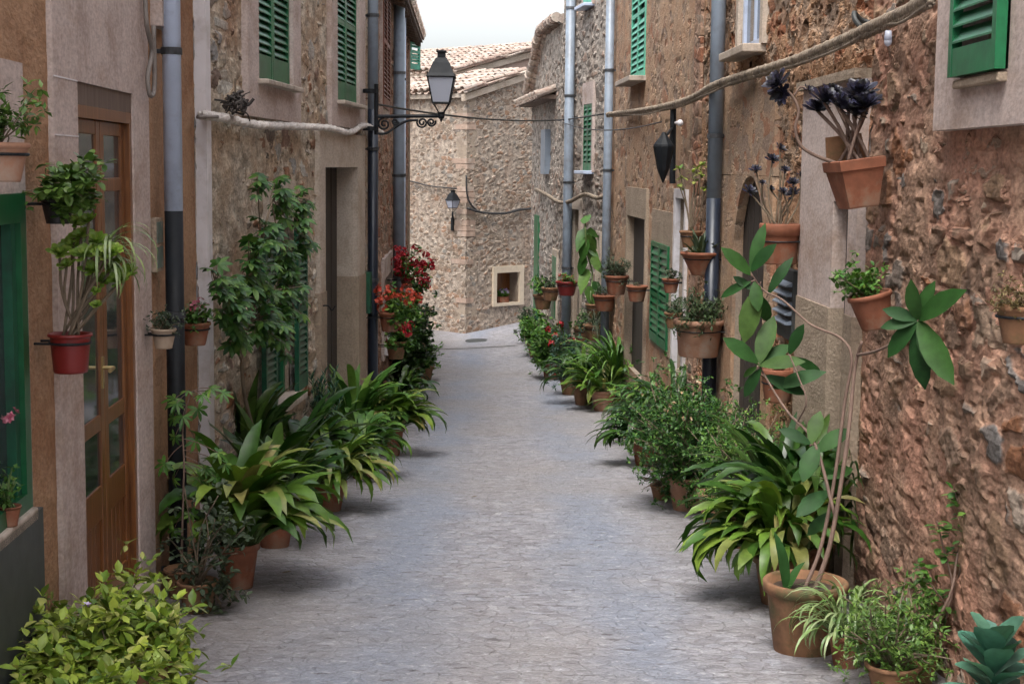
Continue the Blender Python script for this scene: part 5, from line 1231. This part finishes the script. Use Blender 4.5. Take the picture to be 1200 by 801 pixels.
# ---- pots on the walls
def ringed(root, F, c, r, z):
    mb = MB(); n = 22; mb.tube([c+Vector((r*math.cos(2*PI*i/n), r*math.sin(2*PI*i/n), z)) for i in range(n+1)], .005, 5, False)
    a = (c-F.p0).dot(F.d); 
    for s in (-.7, .7): mb.tube([c+F.d*(s*r)+UP*z, F.pt(a+s*r*.9, c.z+z, -.02)], .005, 5)
    mb.build('wall_bracket', M['black'], root)
def wallpot(F, px, ybot, r, h, label, mat, kind='sed', size=.2, n=120, fmat=None, flw=None, o=None, tilt=None, taper=.68, L=.04, W=.02, pts=SMALL, group=GW, cat='wall pot', rim=.16, c=(0,0,.5), seedn=None, name='wall_flowerpot', twigs=14, asp=1., clump=6):
    rnd = random.Random(seedn) if seedn else nseed(); o = (r+.045) if o is None else o
    p = F.at(px, ybot, o); root = plant_root(label, cat, p, group, name)
    po, top = pot(root, p, r, h, mat, rim=rim, tilt=tilt, taper=taper); 
    if not tilt: ringed(root, F, p, r*(taper+(1-taper)*.7)*1.0+.004, h*.7)
    fm, sm, fl = MB(), MB(), MB()
    if kind == 'strap':
        for i in range(n):
            az = rnd.uniform(0, 2*PI); strap(fm, top+Vector((math.cos(az)*r*.5*rnd.random(), math.sin(az)*r*.5*rnd.random(), 0)), az, R(rnd.uniform(20, 88)), size*rnd.uniform(.6, 1.2), W, rnd.uniform(.8, 2.2)*asp, rnd, n=5)
    elif kind == 'ros':
        for i in range(n):
            az = rnd.uniform(0, 2*PI); e = top+sph(az, R(rnd.uniform(35, 85)))*size*rnd.uniform(.5, 1.1); sm.tube(path_smooth([top+Vector((rnd.uniform(-.4,.4)*r, rnd.uniform(-.4,.4)*r, 0)), top.lerp(e, .5)+Vector((rnd.uniform(-.02,.02),0,.02)), e], 4), .006, 5)
            rosette(fm, e, (e-top).normalized()+Vector((0,-.5,.3)), L*rnd.uniform(.8,1.2), 22, rnd)
    else:
        cc = (c[0]*size, c[1]*size, c[2]*size); bush(fm, sm, top, top+Vector(cc), (size, size, size*.75*asp), n, L, W, rnd, twigs, .3, clump, pts, .5, .3, .003)
    if flw:
        for (q, v) in ball_pts(flw[1], top+Vector((0,0,size*flw[3] if len(flw) > 3 else size*.7)), (size*.8, size*.8, size*.5), rnd, .3): flowers(fl, q, .025, flw[2], rnd, .014); sm.tube([top, q], .002, 4)
    wx = F.p0+F.d*((p-F.p0).dot(F.d))+F.n*.015
    def lim(v):
        q = Vector(v); k = (q-F.p0).dot(F.n)
        return tuple(q+F.n*(.015-k)) if k < .015 else v
    for m_ in (fm, sm, fl): m_.v = [lim(v) for v in m_.v]
    finish(root, fm, fmat or G_MID, sm, STEM, fl, flw[0] if flw else None); return root, top
# left wall
wallpot(L1, 2, 213, .085, .12, 'pale clay pot of leafy sedum high on the left edge above the green window', TERRA_P, size=.15, n=110, fmat=G_LIGHTM, L=.036, W=.018, seedn=201)
wallpot(L1, 68, 262, .062, .10, 'black plastic pot of light green ivy left of the wooden door', PLASTIC_K, size=.15, n=170, fmat=G_LIGHTM, L=.032, W=.026, pts=ROUND, c=(.4,-.1,.25), seedn=202, asp=1.1)
def red_pot():
    p = L1.at(83, 436, .12); root = plant_root('faded red plastic pot of lime green tree houseleeks and spider plant beside the wooden door', 'wall pot', p, GW, 'wall_flowerpot')
    o, top = pot(root, p, .078, .145, PLASTIC_R, rim=.1, taper=.8); ringed(root, L1, p, .074, .11)
    fm, sm, rnd = MB(), MB(), random.Random(203); Y = p.y
    X = lambda px, py: at_y(px, py, Y+rnd.uniform(-.06,.06))
    for (x, y_, s) in ((70,298,.034),(84,290,.036),(100,300,.04),(112,284,.04),(122,300,.038),(130,315,.04),(142,330,.04),(108,318,.036),(95,278,.034),(120,330,.03),(150,322,.036),(78,312,.028),(112,342,.018),(113,358,.018),(88,262,.03),(104,260,.03),(132,296,.034)):
        e = X(x, y_); sm.tube(path_smooth([top+Vector((rnd.uniform(-.04,.04),rnd.uniform(-.04,.04),0)), top.lerp(e,.5)+Vector((rnd.uniform(-.015,.015),0,.01)), e], 4), .0055, 6); rosette(fm, e, Vector((rnd.uniform(-.4,.4),-.6,.8)), s*1.45, 30, rnd, .5)
    b = X(122, 300)
    finish(root, fm, G_LIME, sm, STEM)
    f2 = MB()
    for i in range(44): strap(f2, b+Vector((rnd.uniform(-.03,.03), rnd.uniform(-.03,.03), rnd.uniform(-.05,.05))), rnd.gauss(.0, .9), R(rnd.uniform(5, 75)), rnd.uniform(.14,.30), .012, rnd.uniform(1.2,2.6), rnd, n=8)
    f2.build('trailing_leaves', G_VARIEG, root, True)
red_pot()
wallpot(L1, 192, 408, .062, .10, 'beige clay wall pot of dull grey succulent between door and black pipe', BEIGE, size=.09, n=90, fmat=G_GREY, L=.018, W=.010, c=(0,0,.4), seedn=204)
wallpot(L2, 229, 404, .085, .13, 'terracotta wall pot of green sedum and fine pink blossom on the pale duct', TERRA, size=.10, n=80, fmat=G_MID, L=.03, W=.018, pts=ROUND, flw=(F_PINK, 9, 2, 1.2), o=.15, seedn=205)
p_ = L1.pt(g1-.30, gz0, .03); rt_ = plant_root('small pot of pink blossom on the sill of the green framed window', 'potted plant', p_, None); o_, tp_ = pot(rt_, Vector(p_), .04, .07, TERRA)
fm, sm, fl, rn_ = MB(), MB(), MB(), random.Random(9); bush(fm, sm, tp_, tp_+Vector((0,0,.08)), (.05,.06,.08), 26, .025, .016, rn_, 8); flowers(fl, at_y(12, 488, tp_.y), .03, 9, rn_, .014); finish(rt_, fm, G_MID, sm, STEM_G, fl, F_PINK)
# geraniums on the far left house
def geranium(px, py, r, label, fmat, nf, F=L3, seedn=0, px2=None, potm=None, cnt=90, sz=.16, dx=.2):
    rnd = random.Random(seedn); p = F.at(px, py, dx); root = plant_root(label, 'geranium', p, 'geraniums on the far left house', 'wall_geranium')
    o, top = pot(root, p, r, r*1.7, potm or TERRA); ringed(root, F, p, r*.93, r*1.2)
    fm, sm, fl = MB(), MB(), MB(); bush(fm, sm, top, top+Vector((.06,0,sz*.5)), (sz*1.1, sz*1.4, sz), cnt, .05, .045, rnd, 18, .3, 5, ROUND, .5, .3, .004)
    for (q, v) in ball_pts(nf, top+Vector((.06,0,sz*.9)), (sz*1.25, sz*1.5, sz*.95), rnd, .5): flowers(fl, q, .05, 8, rnd, .026)
    def lim(v):
        q = Vector(v); k = (q-F.p0).dot(F.n); return tuple(q+F.n*(.015-k)) if k < .015 else v
    for m_ in (fm, sm, fl): m_.v = [lim(v) for v in m_.v]
    finish(root, fm, G_MID, sm, STEM_G, fl, fmat); return root
geranium(477, 338, .09, 'crimson geranium, highest of those on the far left house', F_RED, 42, seedn=301, cnt=60, sz=.24, dx=.24)
geranium(487, 352, .09, 'dark red geranium hanging below the crimson one near the wall corner', F_RED, 14, seedn=305, cnt=50, sz=.14, dx=.26)
geranium(457, 388, .12, 'orange-red geranium in a terracotta pot beside the far left sill', F_ORANGE, 16, seedn=302, sz=.17, dx=.22)
geranium(472, 385, .10, 'scarlet geranium with yellowish leaves right of the orange-red one', F_ORANGE, 10, seedn=303, sz=.17, dx=.26)
geranium(464, 420, .12, 'lowest red geranium just above the aspidistras on the far left house', F_RED, 9, seedn=304, sz=.15, dx=.22, potm=TERRA_M)
# black aeoniums in the slanted square planter on the white door trim
def planter():
    p = R2.at(1006, 243, .17); root = plant_root('tapering square terracotta planter of black tree houseleeks tilted on the white door trim', 'wall pot', p, GW, 'wall_flowerpot')
    T = Matrix.Translation(p) @ Matrix.Rotation(R(-8), 4, 'Y') @ Matrix.Rotation(R(10), 4, 'Z') @ Matrix.Diagonal((.72,.72,.85,1)); mb = MB()
    def sq(r, z): return [T @ Vector((sx*r, sy*r, z)) for sx, sy in ((-1,-1),(1,-1),(1,1),(-1,1))]
    L = [(.10,0),(.105,.01),(.148,.215),(.160,.22),(.163,.275),(.15,.28),(.142,.25)]
    rings = [sq(r, z) for r, z in L]
    for a_, b_ in zip(rings, rings[1:]):
        for i in range(4): mb.add([a_[i], a_[(i+1)%4], b_[(i+1)%4], b_[i]], [(0,1,2,3)])
    mb.add(rings[0], [(3,2,1,0)]); po = mb.build('pot', TERRA, root); s = MB(); s.add(sq(.142,.25), [(0,1,2,3)]); s.build('soil', SOIL, po)
    b = MB(); b.box8([T @ Vector(v) for v in ((-.15,.12,.2),(.15,.12,.2),(.15,.13,.2),(-.15,.13,.2),(-.13,.13,.42),(.13,.13,.42),(.13,.14,.42),(-.13,.14,.42))]); b.build('back_board', TERRA_M, root)
    top = T @ Vector((0,0,.25)); fm, sm, rnd = MB(), MB(), random.Random(401); Y = top.y
    X = lambda px, py, d=0: at_y(px, py, Y+d)
    hd = [(966,120,.078,0),(985,128,.075,-.05),(958,130,.06,.06),(1008,112,.082,0),(1014,126,.075,-.08),(995,122,.06,.1),(1000,135,.06,-.06),(975,112,.06,.12),(1020,118,.05,.1)]
    for (x, y_, s_, dd) in hd:
        e = X(x, y_, dd); b0 = top+Vector((rnd.uniform(-.07,.07), rnd.uniform(-.07,.07), 0)); sm.tube(path_smooth([b0, b0.lerp(e,.5)+Vector((rnd.uniform(-.02,.02),0,0)), e], 4), .009, 7)
        rosette(fm, e, Vector((rnd.uniform(-.4,.4),-.55,.9)), s_*1.3, 42, rnd, .40, .62)
    S = path_smooth([top+Vector((-.08,0,0)), X(955,182), X(938,170), X(932,150), X(936,130), X(928,112), X(914,100)], 6); sm.tube(S, [.010-.004*i/len(S) for i in range(len(S))], 7)
    rosette(fm, X(912,99), Vector((-.5,-.5,.6)), .085, 34, rnd, .38); rosette(fm, X(915,108), Vector((-.3,-.6,-.2)), .07, 26, rnd, .38)
    sm.tube(path_smooth([X(930,113), X(938,102), X(946,106)], 4), .005, 5); rosette(fm, X(947,106), Vector((.3,-.6,.6)), .035, 22, rnd, .34)
    finish(root, fm, G_DARKP, sm, STEM_P)
planter()
def aeon_pot():
    p = R2.at(913, 309, .16); root = plant_root('terracotta wall pot of leggy dark houseleeks right of the arched doorway', 'wall pot', p, GW, 'wall_flowerpot')
    o, top = pot(root, p, .125, .25, TERRA, rim=.3, taper=.85); ringed(root, R2, p, .12, .14); fm, sm, rnd = MB(), MB(), random.Random(402); Y = top.y
    for (x, y_, s_) in ((886,200,.03),(905,188,.036),(914,175,.03),(920,200,.026),(930,215,.03),(930,228,.036),(903,222,.022),(878,225,.036),(918,225,.024),(938,205,.02),(893,215,.02)):
        e = at_y(x, y_, Y+rnd.uniform(-.08,.08)); b0 = top+Vector((rnd.uniform(-.06,.06), rnd.uniform(-.06,.06), 0)); m_ = b0.lerp(e,.55)+Vector((rnd.uniform(-.04,.04),0,rnd.uniform(-.02,.02))); sm.tube(path_smooth([b0, m_, e], 5), .0055, 6)
        rosette(fm, e, Vector((rnd.uniform(-.5,.5),-.6,.7)), s_*1.6, 26, rnd, .38)
    finish(root, fm, G_DARKP, sm, STEM)
aeon_pot()
def clay_figure():
    p = R2.at(911, 470, .13); root = plant_root('small terracotta wall pot half hidden by glossy leaves below the dark vent', 'wall pot', p, GW, 'wall_flowerpot')
    o, top = pot(root, p, .11, .21, TERRA, rim=.25, taper=.75); ringed(root, R2, p, .1, .12)
    b = MB(); b.ball(top+Vector((0,0,.06)), .055, 10); b.tube([top-UP*.03, top+Vector((0,0,.05))], .03, 10); b.ball(top+Vector((-.05,-.02,.02)), .02); b.ball(top+Vector((.05,-.02,.02)), .02); b.build('clay_finial', TERRA, o, True)
    m_ = MB(); m_.ball(top+Vector((-.01,0,.125)), .022, 8); m_.build('knob', M['pipe_white'], o, True)
clay_figure()
TL = Matrix.Rotation(R(-14), 4, 'Y')
wallpot(R1, 1027, 384, .10, .165, 'terracotta pot tilted outwards with trailing sedum, just above the rubber plant rosette', TERRA, size=.13, n=90, fmat=G_MID, L=.028, W=.018, pts=ROUND, tilt=TL, c=(-.5,.1,.55), seedn=403, o=.16)
wallpot(R1, 1195, 402, .085, .13, 'pot of dry yellowish moss at the right edge of the wall', TERRA_M, size=.10, n=150, fmat=G_BROWN, L=.02, W=.006, c=(-.1,0,.35), seedn=404)
wallpot(R3, 820, 322, .16, .19, 'terracotta bowl of spiky aloe, highest of the pots beside the right downpipe', TERRA, 'strap', .22, 34, G_GREY, W=.035, asp=.35, o=.22, taper=.45, seedn=405)
wallpot(R3, 786, 343, .085, .14, 'tiny terracotta pot with a dark sprig beside the louvred shutter', TERRA, size=.09, n=26, fmat=G_GREY, L=.04, W=.02, seedn=406)
wallpot(R3, 818, 417, .20, .30, 'large ribbed terracotta wall pot of shaggy trailing fern behind the right downpipe', TERRA_P, 'sed', .27, 330, G_GREYM, L=.045, W=.014, o=.26, c=(-.1,0,.45), taper=.8, seedn=407, twigs=30)
wallpot(R3, 789, 384, .09, .15, 'small dull green clay pot right under the tiny sprig pot', TERRA_M, size=.10, n=50, fmat=G_GREY, L=.04, W=.016, seedn=408)
wallpot(R3, 746, 353, .12, .18, 'red clay wall pot left of the dark doorway', TERRA, size=.06, n=12, fmat=G_GREY, L=.03, W=.016, seedn=409)
wallpot(R3, 722, 345, .15, .24, 'terracotta pot under a round mop of grey-green leaves next to the far downpipe', TERRA, size=.23, n=200, fmat=G_GREY, L=.05, W=.014, seedn=410, twigs=24)
wallpot(R4, 708, 364, .16, .22, 'terracotta bowl below the grey-green mop with little growing in it', TERRA, size=.14, n=30, fmat=G_GREY, L=.05, W=.02, seedn=411)
wallpot(R4, 698, 398, .18, .22, 'brownish pot of pale wispy grass on the grey rubble house', TERRA_M, 'strap', .55, 60, G_GREY, W=.012, seedn=412, asp=1.2)
wallpot(R4, 684, 400, .16, .22, 'dark clay pot beside the wispy grass pot', TERRA_M, size=.2, n=60, fmat=G_DEEPM, L=.05, W=.03, seedn=413)
wallpot(R4, 664, 346, .17, .22, 'round clay pot of small red flowers hooked on the grey downpipe', PLASTIC_R, size=.16, n=40, fmat=G_MID, L=.05, W=.03, flw=(F_RED, 12, 6, .5), o=.25, seedn=414)
wallpot(R5, 636, 362, .17, .25, 'clay pot of light green sprays by the far green door', TERRA_M, size=.25, n=70, fmat=G_MID, L=.07, W=.04, seedn=415, c=(0,0,.8))
wallpot(R5, 645, 352, .15, .22, 'brown clay pot near the narrow green shutter', TERRA_M, size=.16, n=40, fmat=G_GREY, L=.06, W=.03, seedn=416)
def vine():
    p = R4.at(697, 372, .2); root = plant_root('climbing plant with large drooping leaves on the grey rubble house', 'wall pot', p, GW, 'wall_flowerpot')
    o, top = pot(root, p, .14, .2, TERRA_M); ringed(root, R4, p, .13, .12); fm, sm, rnd = MB(), MB(), random.Random(420); Y = p.y
    X = lambda px, py: at_y(px, py, Y+rnd.uniform(-.1,.1)); S = path_smooth([top, X(692,350), X(694,320), X(688,295), X(686,270), X(686,256)], 6); sm.tube(S, .012, 6)
    for (x0, y0, x1, y1) in ((686,268,676,290),(688,270,702,276),(690,275,692,305),(688,280,680,305),(694,300,704,318),(688,315,680,340),(695,330,706,345),(690,335,694,358),(690,290,700,300),(684,262,690,250),(688,272,698,290),(686,300,678,322)):
        a, b_ = X(x0,y0), X(x1,y1); leaf(fm, a, b_-a, Vector((-.4,-.9,.5)), (b_-a).length*1.15, (b_-a).length*.55, .15, .2, ((0,.3),(.2,1.),(.6,.85),(1,.03)))
    finish(root, fm, G_DEEPM, sm, STEM_G)
vine()
def twig_shrub():
    p = R3.at(809, 290, .14); root = plant_root('bare-stemmed shrub with a few yellow-green leaves above the aloe bowl', 'wall pot', p, GW, 'wall_flowerpot'); o, top = pot(root, p, .10, .15, TERRA_M); ringed(root, R3, p, .09, .1)
    fm, sm, rnd = MB(), MB(), random.Random(421); Y = p.y
    for (x, y_) in ((796,198),(800,208),(797,220),(817,198),(820,204),(815,212),(826,220),(822,194),(812,202)):
        e = at_y(x, y_, Y+rnd.uniform(-.05,.05)); sm.tube(path_smooth([top, top.lerp(e,.5)+Vector((rnd.uniform(-.04,.04),0,0)), e], 4), .006, 5)
        for q in range(7): d = sph(rnd.uniform(0,2*PI), rnd.uniform(-.5,1)); leaf(fm, e, d, UP, .06, .035, .2, .15, ROUND)
    finish(root, fm, G_LIGHT, sm, STEM)
twig_shrub()
# flowers in the little framed window of the end wall
def far_window_pot():
    a_, z_ = F1R.hit(589, 354, -.12); p = F1R.pt(a_, fo[2]+.002, -.13); root = plant_root('terracotta trough of lilac flowers inside the small framed end window', 'potted plant', p, None, 'potted_plant')
    mb = MB(); F1R.box(mb, a_-.13, a_+.13, fo[2]+.002, fo[2]+.12, -.2, -.06); mb.build('pot', TERRA, root)
    fm, sm, fl, rnd = MB(), MB(), MB(), random.Random(5); top = p+UP*.12
    for k in (-.08, 0, .08): bush(fm, sm, top+F1R.d*k, top+F1R.d*k+UP*.06, (.08,.08,.08), 30, .045, .03, rnd, 8)
    for k in (-.02, .06, .12): flowers(fl, top+F1R.d*k+UP*.10, .06, 12, rnd, .03)
    finish(root, fm, G_MID, sm, STEM_G, fl, F_LILAC)
far_window_pot()
# dry leaves dropped by the kerb
def dry_leaf(px, py, s, label):
    p = gp(px, py); rnd = nseed(); mb = MB(); a = rnd.uniform(0, 6.28)
    leaf(mb, p+UP*.008, Vector((math.cos(a), math.sin(a), .05)), UP, s, s*.45, -.15, .3); o = mb.build('dry_leaf', G_BROWN, None, True, origin=p); tag(o, label, 'leaf', 'dry leaves on the paving')
dry_leaf(960, 738, .09, 'curled brown leaf on the paving between mossy pot and spider plant')
dry_leaf(552, 583, .05, 'small dry leaf alone in the middle of the lane')
dry_leaf(330, 672, .06, 'brown leaf just right of the small terracotta pot of the yellowish aspidistra')
# dry bundle on the white rope
def bundle():
    p = L2.at(276, 134, .13); rnd = random.Random(77); root = plant_root('dark tangle of dry stems sitting on the white rope under the first tall window', 'dry bundle', p, None, 'stem_bundle')
    mb = MB(); c = p+UP*.06
    for i in range(70):
        a = c+sph(rnd.uniform(0,2*PI), rnd.uniform(-.8,1.2))*rnd.uniform(.02,.07); b_ = a+Vector((rnd.gauss(0,.04), rnd.gauss(0,.04), rnd.gauss(0,.03))); m_ = c+(a-c)*1.1+(b_-c)*.2
        mb.tube(path_smooth([a, m_, b_], 3), rnd.uniform(.004,.011), 5)
    mb.build('dry_stems', STEM_K, root); m2 = MB(); m2.tube([c+UP*.02, c+Vector((0,0,.16))], .006, 5); m2.build('stalk', STEM, root)
bundle()
